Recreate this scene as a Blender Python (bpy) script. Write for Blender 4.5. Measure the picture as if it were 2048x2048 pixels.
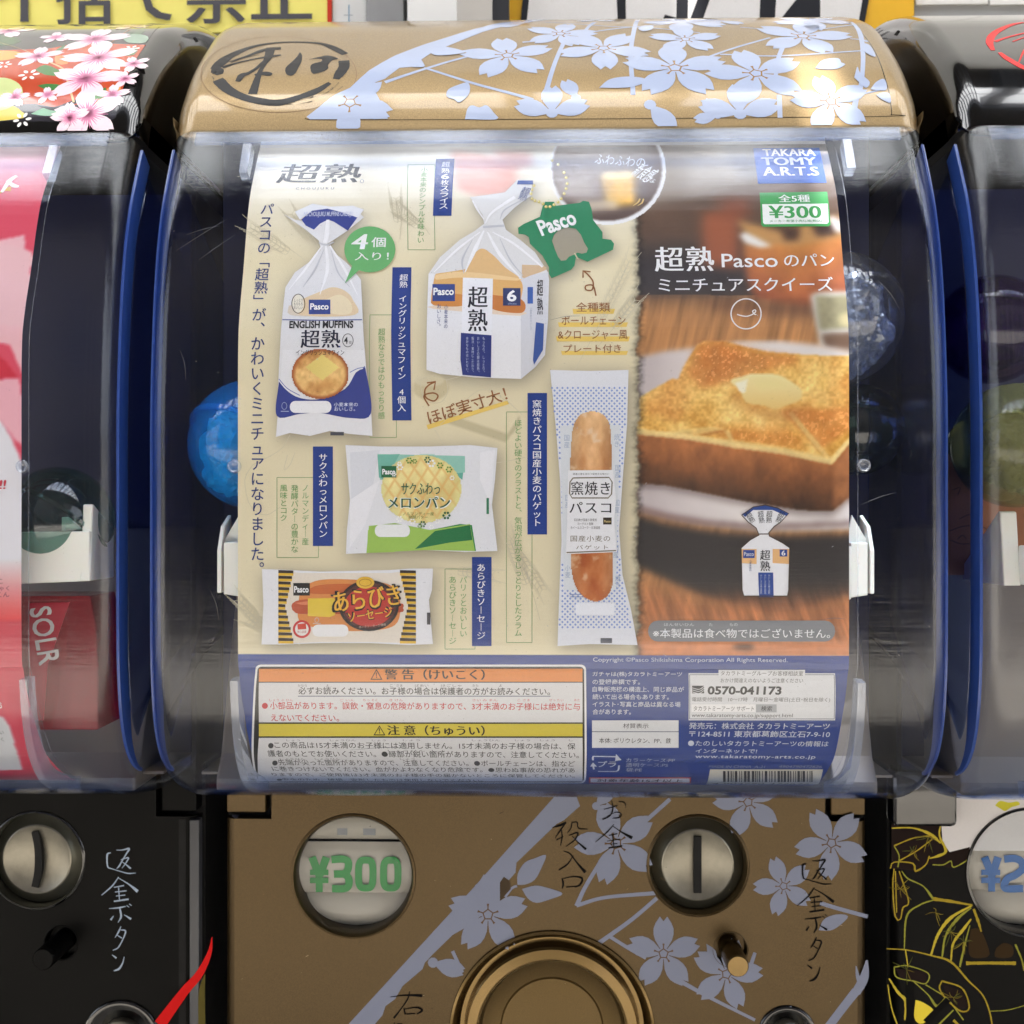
import bpy, bmesh, math, random
import numpy as np
from mathutils import Vector, Matrix
from mathutils.geometry import tessellate_polygon
random.seed(7)
sc = bpy.context.scene
for o in list(bpy.data.objects): bpy.data.objects.remove(o)
col = sc.collection
# ------------------------------------------------------------------ camera
# lengths are worked out in "card millimetre fractions": one unit U = 0.18 mm, the size one photo pixel covers on the display card
U = 0.00018
DC = 2196.0                       # camera to front of the case, in units
YAW = math.radians(1.27)
cd = bpy.data.cameras.new('camera'); cam = bpy.data.objects.new('camera', cd); col.objects.link(cam)
cam.location = (0, -DC*U, 0); cam.rotation_euler = (math.radians(90), 0, YAW)
cd.sensor_fit = 'HORIZONTAL'; cd.sensor_width = 36; cd.lens = 18*DC/1024
cd.clip_start = 0.01; cd.clip_end = 200
cd.dof.use_dof = True; cd.dof.focus_distance = DC*U*1.02; cd.dof.aperture_fstop = 30.0
sc.camera = cam
# ------------------------------------------------------------------ light
SUN_EL, SUN_AZ = 74.0, -170.0
w = bpy.data.worlds.new('World'); sc.world = w; w.use_nodes = True
nt = w.node_tree; nt.nodes.clear()
sky = nt.nodes.new('ShaderNodeTexSky'); sky.sky_type = 'NISHITA'; sky.sun_disc = False
sky.sun_elevation = math.radians(SUN_EL); sky.sun_rotation = math.radians(SUN_AZ + 180)
sky.air_density = 1.0; sky.dust_density = 4.0; sky.ozone_density = 1.0
hs = nt.nodes.new('ShaderNodeHueSaturation'); hs.inputs['Saturation'].default_value = 0.28
bg = nt.nodes.new('ShaderNodeBackground'); bg.inputs['Strength'].default_value = 0.15
wo = nt.nodes.new('ShaderNodeOutputWorld')
nt.links.new(sky.outputs[0], hs.inputs['Color']); nt.links.new(hs.outputs[0], bg.inputs['Color']); nt.links.new(bg.outputs[0], wo.inputs['Surface'])
sd = bpy.data.lights.new('sun', 'SUN'); sd.energy = 5.0; sd.angle = math.radians(0.5); sd.color = (1, 0.965, 0.91)
so = bpy.data.objects.new('sun', sd); col.objects.link(so)
e, a = math.radians(SUN_EL), math.radians(SUN_AZ)
sdir = Vector((math.sin(a)*math.cos(e), math.cos(a)*math.cos(e), math.sin(e)))    # towards the sun
so.rotation_euler = sdir.to_track_quat('Z', 'Y').to_euler()
sc.view_settings.view_transform = 'Standard'; sc.view_settings.look = 'None'
sc.view_settings.exposure = 2.15; sc.view_settings.gamma = 1
sc.cycles.max_bounces = 12; sc.cycles.transparent_max_bounces = 32; sc.cycles.glossy_bounces = 5
sc.cycles.diffuse_bounces = 4; sc.cycles.transmission_bounces = 8
sc.cycles.caustics_reflective = False; sc.cycles.caustics_refractive = False
sc.cycles.use_denoising = True; sc.cycles.sample_clamp_indirect = 6
# ------------------------------------------------------------------ helpers
def lin(c):
    c = np.asarray(c, float)/255.0
    return np.where(c <= 0.04045, c/12.92, ((c+0.055)/1.055)**2.4)
def L4(c): v = lin(c); return (float(v[0]), float(v[1]), float(v[2]), 1)
cy, sy = math.cos(YAW), math.sin(YAW)
def ray(px, py):
    """direction of the sight line that passes a measured point of the photograph"""
    A = (np.asarray(px, float)-1024)/DC; B = (1024-np.asarray(py, float))/DC
    return -sy + A*cy, cy + A*sy, B + 0*A
class Flat:
    def __init__(s, d): s.d = d
    def uv(s, px, py):
        x, y, z = ray(px, py); t = (DC+s.d)/y
        return x*t, z*t
    def to3(s, u, v, off): return np.stack([u, s.d-off+0*u, v+0*u], -1)
    cuts = ()
class Prof:
    """a sheet bent along a profile of (depth, height) nodes and straight across"""
    def __init__(s, pts):
        p = np.array(pts, float); s.p = p
        seg = np.hypot(*np.diff(p, axis=0).T); s.s = np.concatenate([[0], np.cumsum(seg)])
        k = p[:, 1]/(p[:, 0]+DC)
        m = int(np.argmax(k)); lo = int(np.argmin(k)); s.k = k[lo:m+1]; s.ks = s.s[lo:m+1]; s.cuts = s.s[1:-1]
        t = np.gradient(p, axis=0); t /= np.hypot(*t.T)[:, None]; s.n = np.stack([-t[:, 1], t[:, 0]], -1)
        if s.n[len(p)//2][0] > 0: s.n = -s.n
    def uv(s, px, py):
        x, y, z = ray(px, py); k = z/y
        v = np.interp(k, s.k, s.ks); d = np.interp(v, s.s, s.p[:, 0]); t = (DC+d)/y
        return x*t, v
    def px(s, u, v):
        d = np.interp(v, s.s, s.p[:, 0]); z = np.interp(v, s.s, s.p[:, 1]); Y = d+DC
        dep = Y*cy - u*sy; r = u*cy + Y*sy
        return 1024+DC*r/dep, 1024-DC*z/dep
    def to3(s, u, v, off):
        d = np.interp(v, s.s, s.p[:, 0]) + off*np.interp(v, s.s, s.n[:, 0]); z = np.interp(v, s.s, s.p[:, 1]) + off*np.interp(v, s.s, s.n[:, 1])
        return np.stack([u+0*d, d, z], -1)
def spline(pts, step):
    p = np.array(pts, float); q = np.vstack([2*p[0]-p[1], p, 2*p[-1]-p[-2]]); out = []
    for i in range(1, len(q)-2):
        n = max(2, int(np.hypot(*(q[i+1]-q[i]))/step)); t = np.linspace(0, 1, n, endpoint=False)[:, None]
        out.append(0.5*((2*q[i]) + (-q[i-1]+q[i+1])*t + (2*q[i-1]-5*q[i]+4*q[i+1]-q[i+2])*t**2 + (-q[i-1]+3*q[i]-3*q[i+1]+q[i+2])*t**3))
    return np.vstack(out + [q[-2][None]])
ORG = {}
def empty(name, loc, label=None, cat=None, group=None):
    o = bpy.data.objects.new(name, None); col.objects.link(o); o.location = [c*U for c in loc]; o.empty_display_size = 0.02
    ORG[o.name] = np.array(loc, float); tag(o, label, cat, group); return o
def tag(o, label=None, cat=None, group=None, kind=None):
    for k, v in (('label', label), ('category', cat), ('group', group), ('kind', kind)):
        if v: o[k] = v
    return o
def mesh(name, V, F, m, parent=None, smooth=False, cols=None, org=None, auto=None):
    """V in units (world); linked as one object whose origin is its parent's or ORG"""
    V = np.asarray(V, float); og = ORG[parent.name] if parent else (np.array(org, float) if org is not None else V.mean(0))
    me = bpy.data.meshes.new(name); me.from_pydata(((V-og)*U).tolist(), [], [list(map(int, f)) for f in F]); 
    o = bpy.data.objects.new(name, me); col.objects.link(o); me.materials.append(m); ORG[o.name] = og
    if parent: o.parent = parent
    else: o.location = [c*U for c in og]
    if smooth: me.polygons.foreach_set('use_smooth', [True]*len(me.polygons))
    if auto: me.shade_auto(auto) if hasattr(me, 'shade_auto') else None
    if cols is not None:
        at = me.color_attributes.new('ink', 'FLOAT_COLOR', 'POINT'); c = np.ones((len(V), 4)); c[:, :3] = cols
        at.data.foreach_set('color', c.ravel())
    me.update(); return o
class M:
    """collects solids"""
    def __init__(s): s.v = []; s.f = []
    def add(s, V, F):
        n = len(s.v); s.v += [tuple(p) for p in V]; s.f += [[i+n for i in f] for f in F]; return s
    def box(s, a, b, bev=0):
        bm = bmesh.new(); bmesh.ops.create_cube(bm, size=1)
        for q in bm.verts: q.co = Vector([(a[i]+b[i])/2+q.co[i]*(b[i]-a[i]) for i in range(3)])
        if bev: bmesh.ops.bevel(bm, geom=bm.edges[:], offset=bev, segments=3, affect='EDGES', profile=0.6)
        s.add([q.co[:] for q in bm.verts], [[q.index for q in f.verts] for f in (bm.verts.index_update() or bm.faces)]); bm.free(); return s
    def lathe(s, c, prof, n=72):
        """prof: (radius, depth) turned about the depth axis through c=(x,z)"""
        V = []; F = []
        for i in range(n):
            t = 2*math.pi*i/n
            for r, d in prof: V.append((c[0]+r*math.cos(t), d, c[1]+r*math.sin(t)))
        k = len(prof)
        for i in range(n):
            for j in range(k-1):
                a, b = i*k+j, ((i+1) % n)*k+j; F.append([a, b, b+1, a+1])
        return s.add(V, F)
    def prism(s, poly, d0, d1, holes=()):
        """outline (x,z) filled between two depths; d0 front. Holes go right through with walls"""
        loops = [poly]+list(holes); tri = tessellate_polygon([[Vector((p[0], p[1], 0)) for p in l] for l in loops])
        P = [p for l in loops for p in l]; n = len(P)
        V = [(p[0], d0, p[1]) for p in P]+[(p[0], d1, p[1]) for p in P]
        F = [list(t) for t in tri]+[[i+n for i in reversed(t)] for t in tri]; st = 0
        for l in loops:
            m = len(l); F += [[st+i, st+(i+1) % m, st+(i+1) % m+n, st+i+n] for i in range(m)]; st += m
        return s.add(V, F)
    def prismx(s, poly, x0, x1):
        """outline (depth,height) filled between two x"""
        tri = tessellate_polygon([[Vector((p[0], p[1], 0)) for p in poly]]); n = len(poly)
        V = [(x0, p[0], p[1]) for p in poly]+[(x1, p[0], p[1]) for p in poly]
        F = [list(t) for t in tri]+[[i+n for i in reversed(t)] for t in tri]+[[i, (i+1) % n, (i+1) % n+n, i+n] for i in range(n)]
        return s.add(V, F)
    def tube(s, pts, r, n=10):
        pts = [Vector(p) for p in pts]; V = []; F = []
        for i, p in enumerate(pts):
            t = (pts[min(i+1, len(pts)-1)]-pts[max(i-1, 0)]).normalized(); ref = Vector((1, 0, 0)) if abs(t.x) < .9 else Vector((0, 0, 1))
            a = t.cross(ref).normalized(); b = t.cross(a); rr = r[i] if hasattr(r, '__len__') else r
            V += [tuple(p+a*rr*math.cos(2*math.pi*j/n)+b*rr*math.sin(2*math.pi*j/n)) for j in range(n)]
        for i in range(len(pts)-1):
            F += [[i*n+j, i*n+(j+1) % n, (i+1)*n+(j+1) % n, (i+1)*n+j] for j in range(n)]
        F += [list(range(n))[::-1], [(len(pts)-1)*n+j for j in range(n)]]
        return s.add(V, F)
    def build(s, name, m, parent=None, smooth=False, bev=0, ang=35, org=None):
        bm = bmesh.new(); vs = [bm.verts.new(p) for p in s.v]
        for f in s.f:
            try: bm.faces.new([vs[i] for i in f])
            except ValueError: pass
        bmesh.ops.remove_doubles(bm, verts=bm.verts[:], dist=0.01); bmesh.ops.recalc_face_normals(bm, faces=bm.faces[:])
        bm.verts.index_update()
        o = mesh(name, [q.co[:] for q in bm.verts], [[q.index for q in f.verts] for f in bm.faces], m, parent, org=org)
        bm.free()
        if smooth:
            b2 = bmesh.new(); b2.from_mesh(o.data)
            for f in b2.faces: f.smooth = True
            for ed in b2.edges: ed.smooth = ed.calc_face_angle(0) < math.radians(ang)
            b2.to_mesh(o.data); b2.free()
        if bev:
            md = o.modifiers.new('bevel', 'BEVEL'); md.width = bev*U; md.segments = 3; md.limit_method = 'ANGLE'; md.angle_limit = math.radians(40); md.harden_normals = False
        return o
def sphere_at(c, r, name, m, parent=None, n=40, org=None, squash=(1, 1, 1)):
    bm = bmesh.new(); bmesh.ops.create_uvsphere(bm, u_segments=n, v_segments=n//2, radius=1); bm.verts.index_update()
    V = [(c[0]+q.co.x*r*squash[0], c[1]+q.co.y*r*squash[1], c[2]+q.co.z*r*squash[2]) for q in bm.verts]
    o = mesh(name, V, [[q.index for q in f.verts] for f in bm.faces], m, parent, smooth=True, org=org); bm.free(); return o
# ------------------------------------------------------------------ lettering
_tc = {}
def glyphs(body, bold=0.0, spacing=1.0, line=1.0, shear=0.0, fixed=False):
    key = (body, bold, spacing, line, shear)
    if key not in _tc:
        c = bpy.data.curves.new('lettering', 'FONT'); c.body = body; c.resolution_u = 3; c.offset = bold
        c.space_character = spacing; c.space_line = line; c.shear = shear; c.align_x = 'CENTER'
        o = bpy.data.objects.new('lettering', c); col.objects.link(o)
        dg = bpy.context.evaluated_depsgraph_get(); me = bpy.data.meshes.new_from_object(o.evaluated_get(dg))
        n = len(me.vertices); v = np.empty(n*3); me.vertices.foreach_get('co', v); v = v.reshape(-1, 3)[:, :2]
        f = [tuple(p.vertices) for p in me.polygons]
        bpy.data.objects.remove(o); bpy.data.curves.remove(c); bpy.data.meshes.remove(me); _tc[key] = (v, f)
    return _tc[key]
class Print:
    """flat print on a surface: coloured shapes, each a hair above the one below"""
    def __init__(s, surf, base=0.5, step=0.35): s.S = surf; s.b = base; s.st = step; s.V = []; s.F = []; s.C = []; s.L = []
    def raw(s, u, v, F, c, lv):
        n = len(s.V); cc = lin(c)
        if len(u) == 0: return s
        s.V += list(zip(u, v, [s.b+s.st*lv]*len(u))); s.C += [tuple(cc)]*len(u); s.F += [[i+n for i in f] for f in F]; return s
    def polyuv(s, P, c, lv=0):
        P = [(float(p[0]), float(p[1])) for p in P]
        F = tessellate_polygon([[Vector((p[0], p[1], 0)) for p in P]]); return s.raw([p[0] for p in P], [p[1] for p in P], F, c, lv)
    def poly(s, P, c, lv=0, sm=0):
        if sm: P = spline(list(P)+[P[0]], sm)[:-1]
        P = np.array(P, float); u, v = s.S.uv(P[:, 0], P[:, 1]); return s.polyuv(list(zip(u, v)), c, lv)
    def rect(s, x0, y0, x1, y1, c, lv=0): return s.poly([(x0, y0), (x1, y0), (x1, y1), (x0, y1)], c, lv)
    def rrect(s, x0, y0, x1, y1, r, c, lv=0):
        P = []
        for cx, cy_, a0 in ((x1-r, y1-r, 0), (x0+r, y1-r, 90), (x0+r, y0+r, 180), (x1-r, y0+r, 270)):
            P += [(cx+r*math.cos(math.radians(a0+t)), cy_+r*math.sin(math.radians(a0+t))) for t in (0, 22, 45, 67, 90)]
        return s.poly(P, c, lv)
    def ell(s, cx, cy_, rx, ry, c, lv=0, n=36, rot=0):
        a = math.radians(rot); P = [(cx+rx*math.cos(t)*math.cos(a)-ry*math.sin(t)*math.sin(a), cy_+rx*math.cos(t)*math.sin(a)+ry*math.sin(t)*math.cos(a)) for t in np.linspace(0, 2*math.pi, n, endpoint=False)]
        return s.poly(P, c, lv)
    def strokeuv(s, P, wd, c, lv=0, sm=6, rough=0):
        P = np.array(P, float); wd = np.atleast_1d(np.array(wd, float))
        if len(wd) == 1: wd = np.repeat(wd, len(P))
        Q = np.column_stack([P, wd])
        if sm and len(P) > 2: Q = spline3(Q, sm)
        T = np.gradient(Q[:, :2], axis=0); T /= np.maximum(np.hypot(*T.T), 1e-9)[:, None]; N = np.stack([-T[:, 1], T[:, 0]], -1)
        h = Q[:, 2:3]/2
        if rough: h = h*(1+rough*(np.random.RandomState(len(Q)).rand(len(Q), 1)-.5))
        A = Q[:, :2]+N*h; B = Q[:, :2]-N*h; n = len(Q)
        V = np.vstack([A, B]); F = [(i, i+1, n+i+1, n+i) for i in range(n-1)]
        return s.raw(V[:, 0], V[:, 1], F, c, lv)
    def stroke(s, P, wd, c, lv=0, sm=6, rough=0):
        P = np.array(P, float); u, v = s.S.uv(P[:, 0], P[:, 1]); u2, _ = s.S.uv(P[:, 0]+10, P[:, 1]); k = float(np.mean(u2-u))/10
        return s.strokeuv(np.stack([u, v], -1), np.array(wd)*k, c, lv, sm, rough)
    def ring(s, cx, cy_, rx, ry, wd, c, lv=0, a0=0, a1=360, n=40):
        P = [(cx+rx*math.cos(math.radians(t)), cy_+ry*math.sin(math.radians(t))) for t in np.linspace(a0, a1, n)]
        return s.stroke(P, wd, c, lv, sm=0)
    def text(s, body, x0, y0, x1, y1, c, lv=1, bold=0.0, rot=0, vert=False, spacing=1.0, line=1.0, shear=0.0, quad=None):
        """fit the lettering into the box measured on the photograph"""
        if vert: body = '\n'.join(body.replace('ー', '︱').replace('「', '﹁').replace('」', '﹂').replace('、', '︑').replace('。', '︒')); line = 1.0
        heavy = bold*.55 if (bold >= .012 and any(ord(ch) > 0x2000 for ch in body)) or bold >= .04 else 0
        v, f = glyphs(body, 0 if heavy else bold, spacing, line, shear)
        if len(v) == 0: return s
        a, b = v.min(0), v.max(0); q = (v-a)/(b-a)
        mx, my = (x0+x1)/2, (y0+y1)/2
        ul, _ = s.S.uv(x0, my); ur, _ = s.S.uv(x1, my); _, vt = s.S.uv(mx, y0); _, vb = s.S.uv(mx, y1)
        X = ul+(ur-ul)*q[:, 0]; Y = vb+(vt-vb)*q[:, 1]; dup = 0
        if heavy: dup = heavy*(ur-ul)/(b-a)[0]
        if rot:
            cx, cz = (ul+ur)/2, (vt+vb)/2; r = math.radians(rot); dx, dz = X-cx, Y-cz
            X = cx+dx*math.cos(r)-dz*math.sin(r); Y = cz+dx*math.sin(r)+dz*math.cos(r)
        if dup: s.raw(X-dup, Y, f, c, lv); s.raw(X+dup, Y, f, c, lv+.28); lv += .56
        return s.raw(X, Y, f, c, lv)
    def flower(s, px, py, R, rot, c, lv, cc=None, ccol=None, clip=None, petals=range(5), asp=1.0):
        """five notched petals; R in units on the surface"""
        u, v = s.S.uv(px, py); u = float(u); v = float(v)
        base = [(0.0, 0.0), (0.2, 0.13), (0.36, 0.225), (0.52, 0.27), (0.68, 0.27), (0.82, 0.215), (0.92, 0.15), (1.0, 0.1), (0.87, 0.0)]
        up = base; out = up+[(x, -y) for x, y in reversed(up[:-1])]
        for k in petals:
            a = math.radians(90+rot+72*k); P = [(u+R*(x*math.cos(a)-y*math.sin(a)), v+R*asp*(x*math.sin(a)+y*math.cos(a))) for x, y in out]
            s.polyuv(P, c, lv+(k % 2)*0.5+(0.25 if k == 4 else 0))
        s.polyuv([(u+R*.16*math.cos(t), v+R*asp*.16*math.sin(t)) for t in np.linspace(0, 6.283, 10, endpoint=False)], c, lv+.8)
        if ccol is not None:
            rr = R*0.13; wl = max(1.8, R*0.03)
            pent = [(u+rr*math.cos(math.radians(90+rot+72*k)), v+asp*rr*math.sin(math.radians(90+rot+72*k))) for k in range(6)]
            for k in range(5): s.strokeuv([pent[k], pent[k+1]], wl, ccol, lv+1.5, 0)
            for k in range(5):
                a = math.radians(90+rot+72*k); p0 = (u+rr*math.cos(a), v+asp*rr*math.sin(a)); p1 = (u+R*.27*math.cos(a), v+asp*R*.27*math.sin(a))
                s.strokeuv([p0, ((p0[0]+p1[0])/2, (p0[1]+p1[1])/2), p1], [wl, wl, wl*2], ccol, lv+1.8, 0)
        return s
    def build(s, name, m, parent=None, org=None):
        bm = bmesh.new(); cl = bm.verts.layers.float_color.new('ink')
        vs = []
        for p, c in zip(s.V, s.C):
            q = bm.verts.new(p); q[cl] = (c[0], c[1], c[2], 1); vs.append(q)
        for f in s.F:
            try: bm.faces.new([vs[i] for i in f])
            except ValueError: pass
        if len(s.S.cuts):
            lo, hi = min(p[1] for p in s.V), max(p[1] for p in s.V)
            for cval in s.S.cuts:
                if lo < cval < hi: bmesh.ops.bisect_plane(bm, geom=bm.verts[:]+bm.edges[:]+bm.faces[:], dist=1e-4, plane_co=(0, cval, 0), plane_no=(0, 1, 0))
        bm.verts.index_update(); A = np.array([q.co[:] for q in bm.verts]); C = np.array([q[cl][:3] for q in bm.verts])
        W = s.S.to3(A[:, 0], A[:, 1], A[:, 2]); F = []
        for f in bm.faces:
            idx = [q.index for q in f.verts]; p, q, r = W[idx[0]], W[idx[1]], W[idx[2]]
            if np.cross(q-p, r-p)[1] > 0: idx = idx[::-1]
            F.append(idx)
        bm.free(); return mesh(name, W, F, m, parent, smooth=bool(len(s.S.cuts)), cols=C, org=org)
def spline3(Q, step):
    p = np.array(Q, float); q = np.vstack([2*p[0]-p[1], p, 2*p[-1]-p[-2]]); out = []
    for i in range(1, len(q)-2):
        n = max(2, int(np.hypot(*(q[i+1]-q[i])[:2])/step)); t = np.linspace(0, 1, n, endpoint=False)[:, None]
        out.append(0.5*((2*q[i]) + (-q[i-1]+q[i+1])*t + (2*q[i-1]-5*q[i]+4*q[i+1]-q[i+2])*t**2 + (-q[i-1]+3*q[i]-3*q[i+1]+q[i+2])*t**3))
    r = np.vstack(out+[q[-2][None]]); r[:, 2] = np.maximum(r[:, 2], 0.2); return r
# ------------------------------------------------------------------ materials
def nodes(name):
    m = bpy.data.materials.new(name); m.use_nodes = True; n = m.node_tree; b = n.nodes['Principled BSDF']; return m, n, b
def N(n, t, **kw):
    q = n.nodes.new(t)
    for k, v in kw.items():
        if k in q.inputs: q.inputs[k].default_value = v
        else: setattr(q, k, v)
    return q
def paint(name, c, rough=0.4, metal=0, coat=0, coatr=0.05, var=0.12, scale=60, bump=0.0, bscale=400, spec=0.5, flake=0, stretch=None, sss=0):
    m, n, b = nodes(name); b.inputs['Roughness'].default_value = rough; b.inputs['Metallic'].default_value = metal
    b.inputs['Coat Weight'].default_value = coat; b.inputs['Coat Roughness'].default_value = coatr; b.inputs['Specular IOR Level'].default_value = spec
    tc = N(n, 'ShaderNodeTexCoord'); mp = N(n, 'ShaderNodeMapping'); mp.inputs['Scale'].default_value = stretch or (1, 1, 1)
    n.links.new(tc.outputs['Object'], mp.inputs['Vector'])
    no = N(n, 'ShaderNodeTexNoise', Scale=scale, Detail=5.0, Roughness=0.6); n.links.new(mp.outputs[0], no.inputs['Vector'])
    mx = N(n, 'ShaderNodeMix', data_type='RGBA'); base = np.array(L4(c)[:3])
    mx.inputs[6].default_value = (*(base*(1-var)), 1); mx.inputs[7].default_value = (*np.minimum(base*(1+var), 1), 1)
    n.links.new(no.outputs['Fac'], mx.inputs[0]); last = mx.outputs[2]
    if flake:
        f = N(n, 'ShaderNodeTexNoise', Scale=2600.0, Detail=1.0); n.links.new(tc.outputs['Object'], f.inputs['Vector'])
        mr = N(n, 'ShaderNodeMapRange'); mr.inputs[1].default_value = .35; mr.inputs[2].default_value = .7; mr.inputs[3].default_value = 1-flake; mr.inputs[4].default_value = 1+flake
        n.links.new(f.outputs['Fac'], mr.inputs[0]); vm = N(n, 'ShaderNodeVectorMath', operation='SCALE'); n.links.new(last, vm.inputs[0]); n.links.new(mr.outputs[0], vm.inputs['Scale']); last = vm.outputs[0]
    n.links.new(last, b.inputs['Base Color'])
    r2 = N(n, 'ShaderNodeMapRange'); r2.inputs[3].default_value = rough*.8; r2.inputs[4].default_value = min(1, rough*1.25); n.links.new(no.outputs['Fac'], r2.inputs[0]); n.links.new(r2.outputs[0], b.inputs['Roughness'])
    if bump:
        bn = N(n, 'ShaderNodeTexNoise', Scale=bscale, Detail=3.0); n.links.new(tc.outputs['Object'], bn.inputs['Vector'])
        bu = N(n, 'ShaderNodeBump', Strength=bump, Distance=0.0004); n.links.new(bn.outputs['Fac'], bu.inputs['Height']); n.links.new(bu.outputs[0], b.inputs['Normal'])
    if sss: b.inputs['Subsurface Weight'].default_value = sss; b.inputs['Subsurface Scale'].default_value = 0.003
    return m
def ink(name, rough=0.42, coat=0.0, grain=0.05, spec=0.35):
    m, n, b = nodes(name); at = N(n, 'ShaderNodeAttribute', attribute_name='ink')
    tc = N(n, 'ShaderNodeTexCoord'); no = N(n, 'ShaderNodeTexNoise', Scale=900.0, Detail=3.0); n.links.new(tc.outputs['Object'], no.inputs['Vector'])
    mr = N(n, 'ShaderNodeMapRange'); mr.inputs[3].default_value = 1-grain; mr.inputs[4].default_value = 1+grain; n.links.new(no.outputs['Fac'], mr.inputs[0])
    vm = N(n, 'ShaderNodeVectorMath', operation='SCALE'); n.links.new(at.outputs['Color'], vm.inputs[0]); n.links.new(mr.outputs[0], vm.inputs['Scale'])
    n.links.new(vm.outputs[0], b.inputs['Base Color']); b.inputs['Roughness'].default_value = rough; b.inputs['Coat Weight'].default_value = coat; b.inputs['Specular IOR Level'].default_value = spec
    return m
def clear(name, tint=(.97, .98, 1), ior=1.6, rough=0.03, streak=0.0, dust=0.0, gain=1.0, vscale=900, milky=0.0, milkc=(200, 205, 215), edge=None):
    """thin clear plastic: mirror by Fresnel, otherwise see-through"""
    m = bpy.data.materials.new(name); m.use_nodes = True; n = m.node_tree; n.nodes.clear(); out = N(n, 'ShaderNodeOutputMaterial')
    tr = N(n, 'ShaderNodeBsdfTransparent'); tr.inputs['Color'].default_value = (*tint, 1); gl = N(n, 'ShaderNodeBsdfGlossy', Roughness=rough); gl.inputs['Color'].default_value = (.96, .98, 1, 1)
    ge = N(n, 'ShaderNodeNewGeometry'); tc = N(n, 'ShaderNodeTexCoord'); mx = N(n, 'ShaderNodeMixShader')
    if streak:
        mp = N(n, 'ShaderNodeMapping'); mp.inputs['Scale'].default_value = (0.035, 1, 1); n.links.new(tc.outputs['Object'], mp.inputs['Vector'])
        a = N(n, 'ShaderNodeTexNoise', Scale=vscale, Detail=4.0, Roughness=0.65); n.links.new(mp.outputs[0], a.inputs['Vector'])
        mp2 = N(n, 'ShaderNodeMapping'); mp2.inputs['Scale'].default_value = (0.25, 1, 1); n.links.new(tc.outputs['Object'], mp2.inputs['Vector'])
        c = N(n, 'ShaderNodeTexNoise', Scale=28.0, Detail=2.0); n.links.new(mp2.outputs[0], c.inputs['Vector'])
        b1 = N(n, 'ShaderNodeBump', Strength=streak, Distance=0.00025); n.links.new(a.outputs['Fac'], b1.inputs['Height'])
        b2 = N(n, 'ShaderNodeBump', Strength=0.3, Distance=0.0012); n.links.new(c.outputs['Fac'], b2.inputs['Height']); n.links.new(b1.outputs[0], b2.inputs['Normal'])
        n.links.new(b2.outputs[0], gl.inputs['Normal'])
    # Schlick reflectance of both faces of a thin sheet, the same from either side
    def mth(op, a, b=None):
        q = N(n, 'ShaderNodeMath', operation=op)
        for i, z in enumerate((a, b)):
            if z is None: continue
            if isinstance(z, (int, float)): q.inputs[i].default_value = z
            else: n.links.new(z, q.inputs[i])
        return q.outputs[0]
    dt = N(n, 'ShaderNodeVectorMath', operation='DOT_PRODUCT'); n.links.new(ge.outputs['Incoming'], dt.inputs[0]); n.links.new(b2.outputs[0] if streak else ge.outputs['Normal'], dt.inputs[1])
    c_ = mth('MINIMUM', mth('ABSOLUTE', dt.outputs['Value']), 1.0); f0 = ((ior-1)/(ior+1))**2
    F_ = mth('ADD', mth('MULTIPLY', mth('POWER', mth('SUBTRACT', 1.0, c_), 5.0), 1-f0), f0)
    g = N(n, 'ShaderNodeMath', operation='MULTIPLY'); g.inputs[1].default_value = gain; g.use_clamp = True; n.links.new(F_, g.inputs[0])
    if edge:   # a long way through the plastic shows its blue
        em = N(n, 'ShaderNodeMix', data_type='RGBA'); em.inputs[6].default_value = (*tint, 1); em.inputs[7].default_value = (*edge, 1)
        n.links.new(mth('POWER', mth('SUBTRACT', 1.0, c_), 2.2), em.inputs[0]); n.links.new(em.outputs[2], tr.inputs['Color'])
    n.links.new(g.outputs[0], mx.inputs[0]); n.links.new(tr.outputs[0], mx.inputs[1]); n.links.new(gl.outputs[0], mx.inputs[2]); last = mx
    if dust or milky:
        df = N(n, 'ShaderNodeBsdfDiffuse'); df.inputs['Color'].default_value = L4(milkc); m2 = N(n, 'ShaderNodeMixShader')
        no = N(n, 'ShaderNodeTexNoise', Scale=1500.0, Detail=2.0); n.links.new(tc.outputs['Object'], no.inputs['Vector'])
        mr = N(n, 'ShaderNodeMapRange'); mr.inputs[1].default_value = .71; mr.inputs[2].default_value = .78; mr.inputs[3].default_value = milky; mr.inputs[4].default_value = milky+dust
        n.links.new(no.outputs['Fac'], mr.inputs[0]); n.links.new(mr.outputs[0], m2.inputs[0]); n.links.new(last.outputs[0], m2.inputs[1]); n.links.new(df.outputs[0], m2.inputs[2]); last = m2
    n.links.new(last.outputs[0], out.inputs['Surface']); return m
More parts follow.
